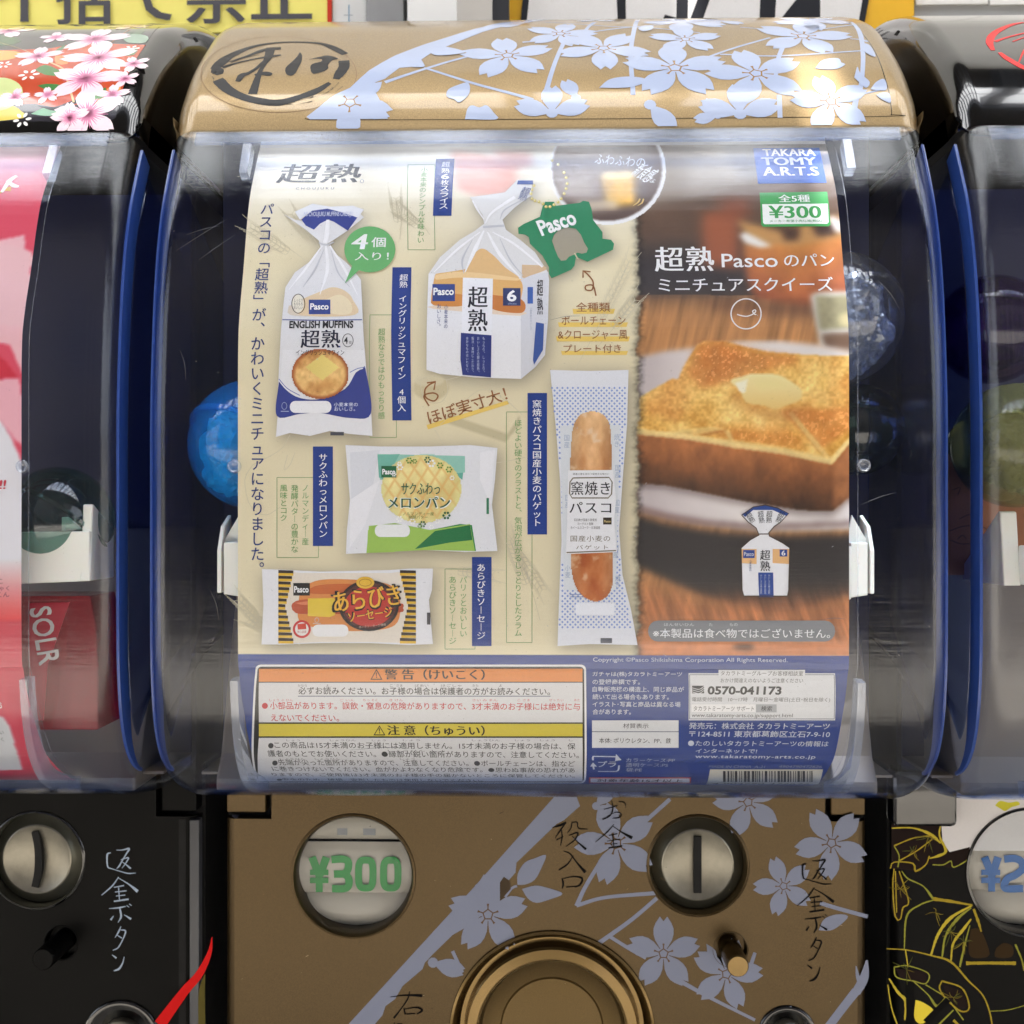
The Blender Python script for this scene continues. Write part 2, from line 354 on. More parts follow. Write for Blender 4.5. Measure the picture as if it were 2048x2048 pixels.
MT = dict(
    gold=paint('gold_lacquer', (146, 124, 88), .4, .74, .6, .06, .06, 25, flake=.16),
    gold_shaded=paint('shaded_gold_lacquer', (74, 59, 34), .34, .7, .06, .2, .16, 9, bump=.06, flake=.14),  # lid gold darkened: shade below the overhanging case is put into the colour
    dial=paint('polished_gold_dial', (112, 92, 56), .26, .85, .15, .08, .08, 15, flake=.08),
    dial_bowl=paint('satin_gold_bowl', (98, 80, 48), .4, .75, .05, .1, .1, 12, flake=.1),
    black=paint('black_gloss_plastic', (5, 5, 6), .1, 0, .6, .03, .1, 30),
    black_panel=paint('black_satin_plastic', (8, 8, 8), .4, 0, .0, .2, .12, 30, bump=.06, spec=.08),
    matte=paint('dark_matte_plastic', (12, 12, 13), .7, bump=.15),
    blue=paint('blue_edge_plastic', (44, 74, 144), .3, 0, .3, .1, .08, 20),
    navy=paint('navy_interior_plastic', (24, 32, 72), .55, 0, .0, .1, .2, 12),
    bin=paint('grey_hopper_plastic', (112, 106, 100), .5, 0, .1, .2, .15, 10),
    white=paint('white_clip_plastic', (238, 238, 230), .35, 0, .1, .1, .04, 30, sss=.15),
    silver=paint('brushed_steel', (140, 136, 124), .4, .92, 0, .1, .24, 260, bump=.12, bscale=1500),
    steel_dark=paint('dark_steel', (96, 96, 86), .35, .85, 0, .1, .12, 80),
    slot=paint('slot_shadow_black', (5, 5, 5), .8),
    ink=ink('printed_ink'), panel_ink=ink('matt_panel_ink', .6, 0, .04, .06), shaded_vinyl=ink('shaded_silver_vinyl', .4, .0, .03, .15), gloss_ink=ink('glossy_vinyl_print', .16, .7, .03, .5), vinyl=ink('silver_blue_vinyl', .26, .45, .02, .5),
    case=clear('clear_case_plastic', (.985, .99, 1), 1.58, .018, .3, .3, .92, edge=(.42, .58, .98)), side=clear('tinted_side_plastic', (.62, .7, .9), 1.5, .05, .2, .2, 1.0),
    sleeve=clear('clear_card_sleeve', (.985, .99, .995), 1.45, .07, .25, .1, .45, 300), rail=clear('clear_moulded_rib', (.86, .9, .96), 1.6, .08, 0, 0, 1.6, milky=.18),
    flange=clear('blue_tinted_flange', (.68, .76, .92), 1.4, .12, .3, .2, .7, milky=.05, milkc=(120, 140, 190)),
    lens=clear('clear_window_lens', (.93, .95, .96), 1.4, .03, 0, .05, .6),
)
# ================================================================== surroundings
STRUCT = dict(kind='structure')
pave = paint('pavement_stone', (158, 152, 143), .8, var=.25, scale=3, bump=.4, bscale=60)
wallm = paint('painted_wall', (232, 232, 228), .6, var=.05, scale=4, bump=.1)
concrete = paint('concrete_wall', (92, 88, 86), .85, var=.25, scale=2, bump=.3, bscale=40)
soffit = paint('canopy_soffit', (56, 54, 54), .8, var=.15, scale=3)
beamm = paint('painted_steel_beam', (66, 72, 86), .55, .2, var=.1, scale=8)
def mbox(name, a, b, m, kind=None, label=None, cat=None, group=None, bev=0, parent=None):
    """box given in metres"""
    o = M().box([c/U for c in a], [c/U for c in b], bev/U).build(name, m, parent); tag(o, label, cat, group, kind); return o
GZ = -1.05
g = mesh('pavement', [(-4e5, -4e5, GZ/U), (4e5, -4e5, GZ/U), (4e5, 4e5, GZ/U), (-4e5, 4e5, GZ/U)], [(0, 1, 2, 3)], pave, org=(0, 0, GZ/U)); tag(g, kind='structure')
WY = 0.36                                            # the shop wall behind the machines
tag(mbox('shop_wall', (-4, WY, GZ), (4, WY+.25, 3.3), wallm), 'white shop wall behind the capsule machines', 'wall')
fa = empty('facade_across_street', (0, -7.2/U, GZ/U), 'grey facade across the street mirrored in the clear cases', 'building')
M().box((-9/U, -7.6/U, GZ/U), (9/U, -7.2/U, 7.4/U)).build('wall', concrete, fa)
gl = paint('dark_window_glass', (30, 36, 46), .08, var=.1)
for k in range(7):
    for z0 in (-.4, 1.7):
        x = -7.2+k*2.4; M().box(((x-.8)/U, -7.21/U, z0/U), ((x+.8)/U, -7.17/U, (z0+1.4)/U)).build('window', gl, fa)
cp = empty('street_canopy', (0, -3.2/U, GZ/U), 'dark canopy over the pavement with steel cross beams, mirrored in the cases', 'canopy')
CZ = 2.35
M().box((-7/U, -2.4/U, CZ/U), (7/U, -1.15/U, (CZ+.12)/U)).build('roof', soffit, cp)
M().box((-7/U, -1.15/U, (CZ-.1)/U), (7/U, -1.08/U, (CZ+.14)/U)).build('edge_beam', beamm, cp)
for k in range(23):
    x = -4.0+k*.36; M().box(((x-.035)/U, -1.08/U, (CZ+.0)/U), ((x+.035)/U, WY/U, (CZ+.1)/U)).build('cross_beam', beamm, cp)
for k in range(2):
    y = (-.55, -.12)[k]; M().box((-5/U, (y-.012)/U, (CZ+.02)/U), (5/U, (y+.012)/U, (CZ+.06)/U)).build('purlin', beamm, cp)
tlm, tn, tb = nodes('translucent_roof_sheet'); tn.nodes.remove(tb); t1 = N(tn, 'ShaderNodeBsdfTranslucent'); t1.inputs['Color'].default_value = (.93, .96, 1, 1); t2 = N(tn, 'ShaderNodeBsdfDiffuse'); t2.inputs['Color'].default_value = (.8, .8, .8, 1)
t3 = N(tn, 'ShaderNodeMixShader'); t3.inputs[0].default_value = .12; tn.links.new(t1.outputs[0], t3.inputs[1]); tn.links.new(t2.outputs[0], t3.inputs[2]); tn.links.new(t3.outputs[0], tn.nodes['Material Output'].inputs['Surface'])
for k in range(12):
    x = -4.2+k*.7; mesh('roof_sheet', [(x/U, -1.12/U, (CZ+.11)/U), ((x+.69)/U, -1.12/U, (CZ+.11)/U), ((x+.69)/U, -.08/U, (CZ+.13)/U), (x/U, -.08/U, (CZ+.13)/U)], [(0, 1, 2, 3)], tlm, cp)
M().box((-7/U, -.08/U, (CZ+.1)/U), (7/U, WY/U, (CZ+.2)/U)).build('rear_roof', soffit, cp)
for x in (-6.5, 6.5):
    M().box(((x-.08)/U, -2.35/U, GZ/U), ((x+.08)/U, -2.2/U, CZ/U)).build('post', beamm, cp)
# signs on the wall
WD = WY/U
SF = Flat(WD-60)
def panel_px(name, x0, x1, ytop, ybot, d, th, m, parent=None):
    f = Flat(d); a, zb = f.uv(x0, ybot); b, zt = f.uv(x1, ytop)
    return M().box((float(a), d, float(zb)), (float(b), d+th, float(zt))).build(name, m, parent)
ybg = paint('yellow_sign_paper', (255, 238, 128), .6, var=.12, scale=30)
whp = paint('white_sign_board', (236, 238, 240), .5, var=.03)
ys = empty('yellow_notice', (float(SF.uv(330, 0)[0]), WD-60, 1200), 'yellow paper notice with heavy black characters behind the black kimono lid', 'sign')
panel_px('board', -700, 662, -330, 75, WD-55, 14, ybg, ys)
p = Print(SF, 2, 1)
p.text('イ捨て禁止', -10, -85, 622, 49, (84, 84, 92), 1, bold=.035, spacing=1.02)
p.rect(655, -330, 664, 75, (206, 60, 40), 1)
p.build('notice_text', MT['ink'], ys)
wn = empty('white_notice', (float(SF.uv(700, 0)[0]), WD-60, 1200), 'narrow white paper notice beside the yellow one', 'sign'); panel_px('board', 665, 732, -300, 62, WD-50, 6, whp, wn)
Print(SF, 2, 1).rect(697, 10, 699, 50, (90, 150, 190)).rect(688, 30, 706, 31.5, (170, 180, 190)).build('ruled_lines', MT['ink'], wn)
o = panel_px('wall_pillar', 733, 806, -400, 120, WD-150, 100, paint('grey_pillar_paint', (150, 152, 156), .6)); tag(o, 'grey pillar between the white notice and the white cabinet', 'pillar')
o = panel_px('meter_cabinet', 815, 912, -380, 110, WD-230, 180, whp); tag(o, 'plain white cabinet on the wall behind the gold lid', 'cabinet')
o = panel_px('marble_slab', 913, 984, -380, 110, WD-190, 140, paint('grey_marble', (205, 202, 198), .4, var=.16, scale=14)); tag(o, 'pale marbled slab beside the white cabinet', 'slab')
o = panel_px('conduit_bar', 985, 1018, -380, 110, WD-150, 110, paint('black_bar_paint', (44, 46, 54), .5)); tag(o, 'dark upright bar beside the yellow edged poster', 'bar')
ps = empty('wall_poster', (float(SF.uv(1400, 0)[0]), WD-60, 1200), 'white poster with thick black letter strokes and a yellow border', 'poster')
panel_px('board', 1018, 1828, -420, 160, WD-52, 10, paint('poster_yellow', (240, 186, 40), .5, var=.04), ps)
p = Print(SF, 2, 1)
K = (34, 36, 44)
p.poly([(1058, -400), (1730, -400), (1722, 150), (1052, 150)], (232, 232, 234), 0)
p.poly([(1050, -60), (1064, -60), (1052, 60), (1040, 60)], K, 1).poly([(1735, -60), (1748, -60), (1712, 140), (1700, 140)], K, 1)
p.poly([(1228, -120), (1250, -120), (1252, 60), (1236, 60)], K, 1).poly([(1355, -120), (1378, -120), (1375, 60), (1352, 60)], K, 1)
p.poly([(1440, -120), (1462, -120), (1398, 60), (1372, 60)], K, 1.4).poly([(1330, 30), (1352, 36), (1350, 60), (1320, 50)], K, 1)
p.poly([(1524, -120), (1560, -120), (1548, 60), (1518, 60)], K, 1).poly([(1560, 40), (1600, -10), (1640, -90), (1640, 60), (1560, 60)], K, 1.4)
p.build('poster_lettering', MT['ink'], ps)
tl = empty('tiled_wall_panel', (float(SF.uv(1950, 0)[0]), WD-30, 1200), 'white tiled wall panel behind the lid with the red ring', 'tiles')
tm = paint('white_glazed_tile', (238, 238, 236), .3, var=.03); jm = paint('tile_joint', (168, 170, 172), .8)
panel_px('joint_backing', 1829, 2600, -420, 160, WD-16, 14, jm, tl)
for i in range(6):
    for j in range(6):
        x0 = 1832+i*148-(0 if True else 0); y0 = -396+j*68+ (0); panel_px('tile', x0, x0+144, y0, y0+65, WD-28, 14, tm, tl)
# ================================================================== shapes of one machine
W = 812.0; PITCH = 1690.0; CX = None
_e = Flat(37); CX = float((_e.uv(299.5, 1000)[0]+_e.uv(1896.5, 1000)[0])/2)
CASE = spline([(148, 818), (132, 789), (66, 643), (25, 474), (2, 234), (0, 24), (0, -259), (8, -375), (25, -456), (54, -520), (99, -571), (157, -604), (240, -632), (400, -662), (560, -668)], 14)
LID = spline([(163, 826), (182, 878), (205, 922), (278, 1015), (376, 1108), (458, 1176), (570, 1238), (670, 1283), (780, 1318), (950, 1345), (1250, 1350)], 14)
LIP = [(182, 806), (168, 806), (162, 812), (161, 820)]
CARDP = spline([(196, 812), (185, 790), (160, 754), (97, 647), (52, 495), (26, 409), (13, 326), (12, 100), (12, -267), (22, -325), (44, -386), (108, -498), (165, -548), (235, -592), (300, -618)], 12)
def simplify(P, tol=.25):
    P = [tuple(p) for p in P]; keep = [0]; i = 0
    while i < len(P)-1:
        j = i+1
        while j+1 < len(P):
            a, b = np.array(P[i]), np.array(P[j+1]); d = b-a; L = np.hypot(*d)
            q = np.array(P[i+1:j+1])-a
            if np.max(np.abs(q[:, 0]*d[1]-q[:, 1]*d[0]))/L > tol: break
            j += 1
        keep.append(j); i = j
    return [P[k] for k in keep]
CARDS = simplify(CARDP); LIDS = simplify(LID, .3)
def normals(P):
    P = np.array(P, float); t = np.gradient(P, axis=0); t /= np.hypot(*t.T)[:, None]; n = np.stack([-t[:, 1], t[:, 0]], -1)
    if n[len(P)//2][0] > 0: n = -n
    return P, n
def sweep(P, cx, Wd, r, dback, name, m, parent, na=12, side=True, low=None):
    """profile swept across with rounded ends that turn into flat sides"""
    P, n = normals(P); k = len(P); cols_ = []
    xs = list(np.linspace(-Wd+r, Wd-r, 14))
    arc = [(Wd-r+r*math.sin(a), r*(1-math.cos(a))) for a in np.linspace(0, math.pi/2, na+1)]
    seq = [(-x, i) for x, i in reversed(arc)]+[(x, 0) for x in xs[1:-1]]+arc
    V = []
    for x, ins in seq:
        Q = P-n*ins; V += [(cx+x, q[0], q[1]) for q in Q]
    c = len(seq); F = [[i*k+j, (i+1)*k+j, (i+1)*k+j+1, i*k+j+1] for i in range(c-1) for j in range(k-1)]
    if side:
        for s_, i in ((-1, 0), (1, c-1)):
            Q = P-n*r; b = len(V); V += [(cx+s_*Wd, dback, (low(q[1]) if low else q[1])) for q in Q]
            for j in range(k-1): F.append([i*k+j, i*k+j+1, b+j+1, b+j] if s_ > 0 else [i*k+j+1, i*k+j, b+j, b+j+1])
    bm = M().add(V, F); return bm.build(name, m, parent, smooth=True, ang=50)
def band(P, cx, x0, x1, i0, i1, name, m, parent, zlo=-1e9, zhi=1e9, taper=0):
    """solid strip following the profile between two insets, x0..x1"""
    P, n = normals(P); A = P-n*i0; tk = np.clip((P[:, 1:2]-zlo)/taper, .06, 1)**.7 if taper else 1; B = P-n*(i0+(i1-i0)*tk); ok = [(p[1] > zlo and p[1] < zhi) for p in P]; A = A[ok]; B = B[ok]; k = len(A)
    V = [(cx+x0, a[0], a[1]) for a in A]+[(cx+x1, a[0], a[1]) for a in A]+[(cx+x1, b[0], b[1]) for b in B]+[(cx+x0, b[0], b[1]) for b in B]
    F = []
    for j in range(k-1):
        for q in range(4): a, b = q*k, ((q+1) % 4)*k; F.append([a+j, b+j, b+j+1, a+j+1])
    F += [[0, k, 2*k, 3*k], [k-1, 2*k-1, 3*k-1, 4*k-1]]
    return M().add(V, F).build(name, m, parent, smooth=True, ang=40)
def circ(c, r, n=64): return [(c[0]+r*math.cos(2*math.pi*i/n), c[1]+r*math.sin(2*math.pi*i/n)) for i in range(n)]
PD = 571.0; PF = Flat(PD); K_ = (DC+PD)/DC
ctr = lambda px, py, f=PF: (float(f.uv(px, py)[0]), float(f.uv(px, py)[1]))
def dish(c, r0, r1, d0, depth, n=72): return [(r0, d0), (r0*.985, d0+3), (r1, d0+depth)]
def coin_slot(c, body_m, root, rim=98*K_, curve=0):
    """recessed steel dish with a coin slit"""
    s = M().lathe(c, [(rim+7, PD+2), (rim+5, PD-3), (rim, PD-4), (rim-3, PD+2), (rim-6, PD+26)]).build('coin_slot', body_m, root, smooth=True, ang=60)
    M().lathe(c, [(rim-5, PD+26), (rim-14, PD+20), (rim*.76, PD+10), (rim*.735, PD+6)]).build('collar', MT['steel_dark'], s, smooth=True, ang=25)
    sl_w, sl_h = 7.5*K_, 56*K_; P = []
    n = 64; R = rim*.735
    # dished steel face around the slit
    M().lathe(c, [(R, PD+6), (R*.96, PD+4), (R*.9, PD+7), (R*.6, PD+15), (R*.3, PD+19), (1, PD+20)]).build('steel_dish', MT['silver'], s, smooth=True, ang=25)
    if curve:
        q = Print(Flat(PD+4), 0, 0); x, z = c; q.strokeuv([(x-5, z+sl_h), (x+2, z+sl_h*.5), (x+4, z), (x+2, z-sl_h*.5), (x-5, z-sl_h)], 14*K_, (5, 5, 5), 0, 8); 
        pr = [(a[0], a[1]) for a in q.V]; h = len(pr)//2; M().prism(pr[:h]+pr[h:][::-1], PD+3.4, PD+24).build('slit', MT['slot'], s)
    else: M().box((c[0]-sl_w, PD+3.4, c[1]-sl_h), (c[0]+sl_w, PD+24, c[1]+sl_h)).build('slit', MT['slot'], s)
    return s
def price_window(c, r, body_m, root, digits, dc, rim_m=None):
    s = M().lathe(c, [(r+8, PD+2), (r+6, PD-4), (r+1, PD-5), (r-4, PD+4), (r-5, PD+60)]).build('price_window', rim_m or body_m, root, smooth=True, ang=60)
    card = paint('price_drum_card', (186, 180, 170), .5, var=.06, scale=30)
    V = M(); n = 24; rr = r-6; dr = 150
    for a, b, dd, nm in ((.52, 1.0, 46, 'upper_drum'), (-.40, .50, 34, 'price_drum'), (-1.0, -.42, 42, 'lower_drum')):
        pts = []
        zs = np.linspace(a*rr, b*rr, 18); V = []; F = []
        for z in zs:
            t = (z-(a+b)/2*rr)/((b-a)/2*rr); h = math.sqrt(max(rr*rr-z*z, 1)); bulge = 14*(t*t)
            V += [(c[0]-h, PD+dd+bulge, c[1]+z), (c[0]+h, PD+dd+bulge, c[1]+z)]
        F = [[2*i, 2*i+1, 2*i+3, 2*i+2] for i in range(len(zs)-1)]
        M().add(V, F).build(nm, card, s, smooth=True, ang=80)
    q = Print(Flat(PD+46), .6, .3); [q.polyuv([(c[0]+a*rr, c[1]+.62*rr), (c[0]+b*rr, c[1]+.62*rr), (c[0]+b*rr, c[1]+.74*rr), (c[0]+a*rr, c[1]+.74*rr)], (150, 152, 156), 1) for a, b in ((-.34, -.16), (.12, .34))]; q.build('drum_marks', MT['ink'], s)
    M().prism(circ(c, rr), PD+66, PD+70).build('back_disc', MT['matte'], s)
    p = Print(Flat(PD+33), .6, .3); digits(p, c, dc); p.build('price_text', MT['ink'], s)
    M().lathe(c, [(r-3, PD+2), (r-8, PD-9), (r*.9, PD-13), (r*.7, PD-17), (r*.35, PD-20), (.5, PD-21)]).build('lens', MT['lens'], s, smooth=True, ang=80)
    return s
def dig300(p, c, col_, first='3'):
    X = lambda px: px; S = 1
    def st(P, w=15.5): p.stroke(P, w, col_, 1+.2*random.random(), sm=3)
    # yen
    st([(624, 1714), (636, 1744), (640, 1750)]); st([(653, 1714), (642, 1744), (638, 1750)]); st([(638.5, 1742), (638.5, 1784)], 14)
    p.rect(620, 1739, 657, 1750, col_, 2.2); p.rect(620, 1755, 657, 1766, col_, 2.2)
    st([(663, 1719), (685, 1718), (696, 1723), (696, 1738), (688, 1747), (668, 1748)], 15); st([(688, 1747), (697, 1756), (697, 1771), (688, 1777), (664, 1777)], 15)
    for x in (731.5, 781.5):
        P = [(x+14.5*math.copysign(abs(math.cos(t))**.55, math.cos(t)), 1748+28*math.copysign(abs(math.sin(t))**.6, math.sin(t))) for t in np.linspace(0, 2*math.pi, 41)]
        p.stroke(P, 14, col_, 1, sm=0)
def dig2(p, c, col_):
    def st(P, w=15.5): p.stroke(P, w, col_, 1+.2*random.random(), sm=3)
    st([(1969, 1714), (1981, 1744), (1985, 1750)]); st([(1996, 1714), (1986, 1744), (1983, 1750)]); st([(1983, 1742), (1983, 1783)], 14)
    p.rect(1962, 1739, 2000, 1750, col_, 2.2); p.rect(1962, 1755, 2000, 1766, col_, 2.2)
    st([(2008, 1718), (2030, 1717), (2043, 1724), (2044, 1738), (2030, 1750), (2014, 1758), (2010, 1776), (2046, 1777)], 15)
    for x in (2082, 2132):
        P = [(x+14.5*math.copysign(abs(math.cos(t))**.55, math.cos(t)), 1748+28*math.copysign(abs(math.sin(t))**.6, math.sin(t))) for t in np.linspace(0, 2*math.pi, 41)]
        p.stroke(P, 14, col_, 1, sm=0)
def return_button(c, body_m, root, tilt=0):
    s = M().lathe(c, [(48, PD+1.5), (44, PD-1), (42, PD+1), (40, PD+30), (.5, PD+31)]).build('return_button', body_m, root, smooth=True, ang=50)
    M().lathe(c, [(27, PD+30), (27, PD-96), (26.2, PD-101), (24, PD-104), (.5, PD-104.5)], 40).build('peg', MT['dial'] if body_m is MT['gold_shaded'] else body_m, s, smooth=True, ang=50); return s
def lock(c, r, root):
    s = M().lathe(c, [(r+8, PD+1.5), (r+6, PD-5), (r, PD-8), (r*.82, PD-3), (r*.6, PD+8), (r*.55, PD+9)]).build('lock', MT['black'], root, smooth=True, ang=60)
    M().lathe(c, [(r*.54, PD+12), (r*.54, PD-14), (r*.5, PD-17), (.5, PD-17.5)], 48).build('cylinder', MT['silver'], s, smooth=True, ang=50)
    M().box((c[0]-4, PD-18.2, c[1]-r*.3), (c[0]+4, PD-16, c[1]+r*.3)).build('keyway', MT['slot'], s); return s
def dial(c, root, m, R=200*K_):
    s = M().lathe(c, [(R+8, PD+1.5), (R+6, PD-6), (R, PD-9), (R-8, PD-2), (R*.925, PD+22), (R*.885, PD+22), (R*.87, PD-6), (R*.85, PD-12), (R*.76, PD-15), (R*.735, PD-12), (R*.725, PD-2)], 128).build('turn_dial', m, root, smooth=True, ang=32)
    M().lathe(c, [(R*.725, PD-2), (R*.70, PD+10), (R*.62, PD+20), (R*.52, PD+25), (R*.505, PD+21), (R*.3, PD+24), (.5, PD+25)], 128).build('bowl', MT['dial_bowl'], s, smooth=True, ang=32)
    M().box((c[0]-R*.68, PD-40, c[1]-74), (c[0]+R*.68, PD+30, c[1]-30), 12).build('handle', MT['gold_shaded'], s, smooth=True); return s
BRUSH = {
 '返金ボタン': [([(525, 540), (503, 548), (500, 590), (506, 632), (530, 642)], [6, 11, 10, 9, 6]), ([(530, 642), (590, 660), (640, 672), (688, 670)], [6, 6, 8, 3]),
   ([(562, 522), (600, 522), (645, 514), (628, 545), (600, 590), (580, 625), (563, 642)], [4, 7, 13, 9, 8, 10, 4]), ([(590, 585), (640, 572), (622, 608), (598, 640)], [4, 9, 7, 4]), ([(598, 597), (628, 618), (656, 642)], [4, 8, 13]),
   ([(577, 695), (535, 752), (465, 812)], [5, 9, 5]), ([(572, 700), (640, 740), (702, 788)], [4, 9, 20]), ([(545, 762), (612, 750)], [6, 9]), ([(576, 762), (582, 842)], [8, 6]), ([(552, 792), (628, 784)], [6, 8]), ([(558, 818), (620, 811)], [5, 7]), ([(545, 852), (642, 838)], [9, 12]),
   ([(513, 898), (575, 893), (622, 884)], [3, 10, 6]), ([(583, 890), (592, 950), (572, 988)], [9, 12, 4]), ([(543, 945), (524, 972)], [5, 13]), ([(612, 938), (658, 966)], [4, 15]), ([(628, 878), (645, 890)], [6, 5]), ([(645, 868), (662, 880)], [6, 5]),
   ([(592, 1012), (575, 1050), (552, 1086)], [5, 10, 3]), ([(588, 1035), (622, 1043), (602, 1100), (572, 1150), (538, 1166)], [5, 10, 7, 8, 5]), ([(568, 1070), (598, 1088)], [5, 9]),
   ([(533, 1195), (562, 1217)], [5, 13]), ([(613, 1208), (602, 1250), (578, 1286), (545, 1298)], [5, 9, 13, 6])],
 'お金投入口': [([(905, 205), (1000, 180)], [5, 8]), ([(960, 142), (968, 200), (948, 250), (895, 275)], [5, 10, 8, 12]), ([(925, 255), (990, 225), (1028, 240), (1010, 262), (965, 268)], [4, 6, 9, 10, 4]), ([(1008, 150), (1050, 158), (1060, 192)], [5, 7, 4]),
   ([(978, 308), (922, 370), (845, 436)], [4, 9, 4]), ([(965, 320), (1030, 365), (1104, 406)], [4, 10, 24]), ([(940, 388), (1000, 376)], [6, 8]), ([(966, 385), (976, 470)], [8, 7]), ([(928, 428), (1022, 414)], [5, 9]), ([(948, 450), (1000, 445)], [4, 6]), ([(938, 476), (1034, 462)], [10, 13]),
   ([(543, 332), (595, 318), (640, 298)], [4, 16, 12]), ([(637, 300), (600, 352), (562, 408)], [8, 10, 4]), ([(606, 345), (612, 400), (600, 462)], [6, 10, 5]), ([(572, 420), (622, 395)], [8, 4]), ([(682, 296), (672, 340), (648, 372)], [7, 8, 3]), ([(682, 298), (718, 296), (728, 338), (792, 345)], [5, 8, 8, 5]), ([(660, 388), (722, 370), (700, 420), (640, 466)], [5, 11, 8, 4]), ([(680, 390), (728, 440), (780, 486)], [4, 9, 18]),
   ([(622, 498), (668, 518), (716, 580), (775, 648)], [4, 8, 10, 22]), ([(690, 530), (650, 590), (588, 632)], [5, 9, 8]),
   ([(612, 690), (620, 730), (612, 762)], [8, 14, 5]), ([(620, 692), (690, 678), (752, 690), (738, 735), (700, 752)], [4, 7, 14, 12, 6]), ([(640, 752), (722, 745)], [6, 6])],
 '右': [([(1130, 1395), (1230, 1385), (1335, 1388)], [3, 8, 18]), ([(1255, 1358), (1240, 1410), (1200, 1470), (1152, 1532)], [6, 9, 7, 13]), ([(1216, 1468), (1226, 1508)], [7, 12]), ([(1220, 1474), (1300, 1464), (1334, 1482), (1300, 1506)], [4, 8, 14, 6]), ([(1232, 1506), (1290, 1502)], [6, 6])],
}
def brush(p, key, fx, fy, sc_, c, lv=3):
    for P, wd in BRUSH[key]: p.stroke([(fx(x), fy(y)) for x, y in P], [max(1.0, q*sc_) for q in wd], c, lv+random.random()*1.5, sm=3, rough=.12)
def machine(cx, label, body, bodyp, notch, drop=0):
    r = empty('capsule_machine', (cx, 700, -1700), label, 'vending machine', 'capsule vending machines in a row')
    sweep(CASE, cx, W, 60, 560, 'clear_case', MT['case'], r, low=lambda z: max(-664, min(790, z)))
    M().box((cx-W+2, 560, -650), (cx+W-2, 1300, 1200)).box((cx-W+2, PD+72, -1700), (cx+W-2, 1300, -650)).build('rear_body', MT['navy'] if body is MT['gold'] else MT['matte'], r)
    lid = sweep(LIP+[tuple(q) for q in LIDS], cx, W, 56, 1280, 'lid', body, r, na=16, low=lambda z: max(700, z))
    for s in (-1, 1):
        band(CASE, cx, s*(W-5), s*(W+1), 44, 92, 'edge_strip', MT['blue'], r, -606, 812, 170)
        o = band(CASE, cx, s*(W-5), s*(W-2), 106, 560, 'tinted_side', MT['side'], r, -560, 800)
        # moulded ribs that guide the card: one on top, one curved at the foot
        band(CASE, cx, s*630-8, s*630+8, 4, 40, 'guide_rib', MT['rail'], r, -640, -330)
        band(CASE, cx, s*636-9, s*636+9, 4, 30, 'card_hook', MT['rail'], r, 705, 806)
        b = M().lathe((cx+s*(632 if s > 0 else 628), 92), [(1, 6), (6, 5), (8, -1), (11, -3), (13, -1), (14, 7)], 28).build('screw_boss', MT['rail'], r, smooth=True, ang=60)
    band(CASE, cx, -W+62, W-62, 3, 9, 'tinted_flange', MT['flange'], r, 783, 820)
    band(CASE, cx, -W+70, W-70, 3, 7, 'foot_flange', MT['flange'], r, -664, -606)
    # interior: floor, back wall and the sloping hopper
    M().box((cx-W+12, 350, -612), (cx+W-12, 558, -606)).build('case_floor', MT['bin'], r)
    M().box((cx-W+12, 552, -640), (cx+W-12, 559, 800)).build('inner_back', MT['navy'], r)
    M().prismx([(300, -640), (545, -640), (545, -40), (530, -40), (420, -330), (340, -560), (300, -610)], cx-W+60, cx+W-60).build('hopper', MT['bin'], r, bev=8)
    # lower front
    z0, z1 = -700-0, -1700
    nx0, nx1, nz = notch; holes = []
    return r, lid
def front_panel(cx, root, m, notches, holes, top=-640, bot=-1700):
    """flat front with rounded upright edges, corner notches and round openings"""
    E_ = [(-812, 612), (-810, 596), (-804, 583), (-796, 575), (-784, PD), (-780, PD)]
    xa, xb = cx-780, cx+780; poly = [(xa, bot), (xb, bot)]
    nl, nr = notches
    if nr: poly += [(xb, nr[1]), (cx+nr[0], nr[1]), (cx+nr[0], top)]
    else: poly += [(xb, top)]
    if nl: poly += [(cx-nl[0], top), (cx-nl[0], nl[1]), (xa, nl[1])]
    else: poly += [(xa, top)]
    s = M().prism(poly, PD, PD+34, holes)
    for sgn, nn in ((-1, nl), (1, nr)):
        zt = nn[1] if nn else top; P = [(cx-sgn*e[0] if sgn < 0 else cx-e[0], e[1]) for e in E_]
        P = [(cx+sgn*abs(e[0]), e[1]) for e in E_]
        V = [(x, d, zt) for x, d in P]+[(x, d, bot) for x, d in P]; k = len(P)
        s.add(V, [[i, i+1, i+1+k, i+k] for i in range(k-1)]+[[0, k, k+k-1][:2]+[k+k-1, k-1] if False else [0, 1, 2, 3, 4, 5]])
    o = s.build('front_panel', m, root, smooth=True, ang=30); b2 = bmesh.new(); b2.from_mesh(o.data)
    g = ORG[root.name]
    for ax, lo, hi in ((0, cx-780-g[0], cx+780-g[0]), (2, bot-g[2], top-g[2])):
        for k in np.arange(lo+60, hi-10, 60):
            co = [0, 0, 0]; no = [0, 0, 0]; co[ax] = k*U; no[ax] = 1; bmesh.ops.bisect_plane(b2, geom=b2.verts[:]+b2.edges[:]+b2.faces[:], dist=1e-6, plane_co=co, plane_no=no)
    for f in b2.faces:
        if abs(f.normal.y) > .999: f.smooth = False
    b2.to_mesh(o.data); b2.free(); return o
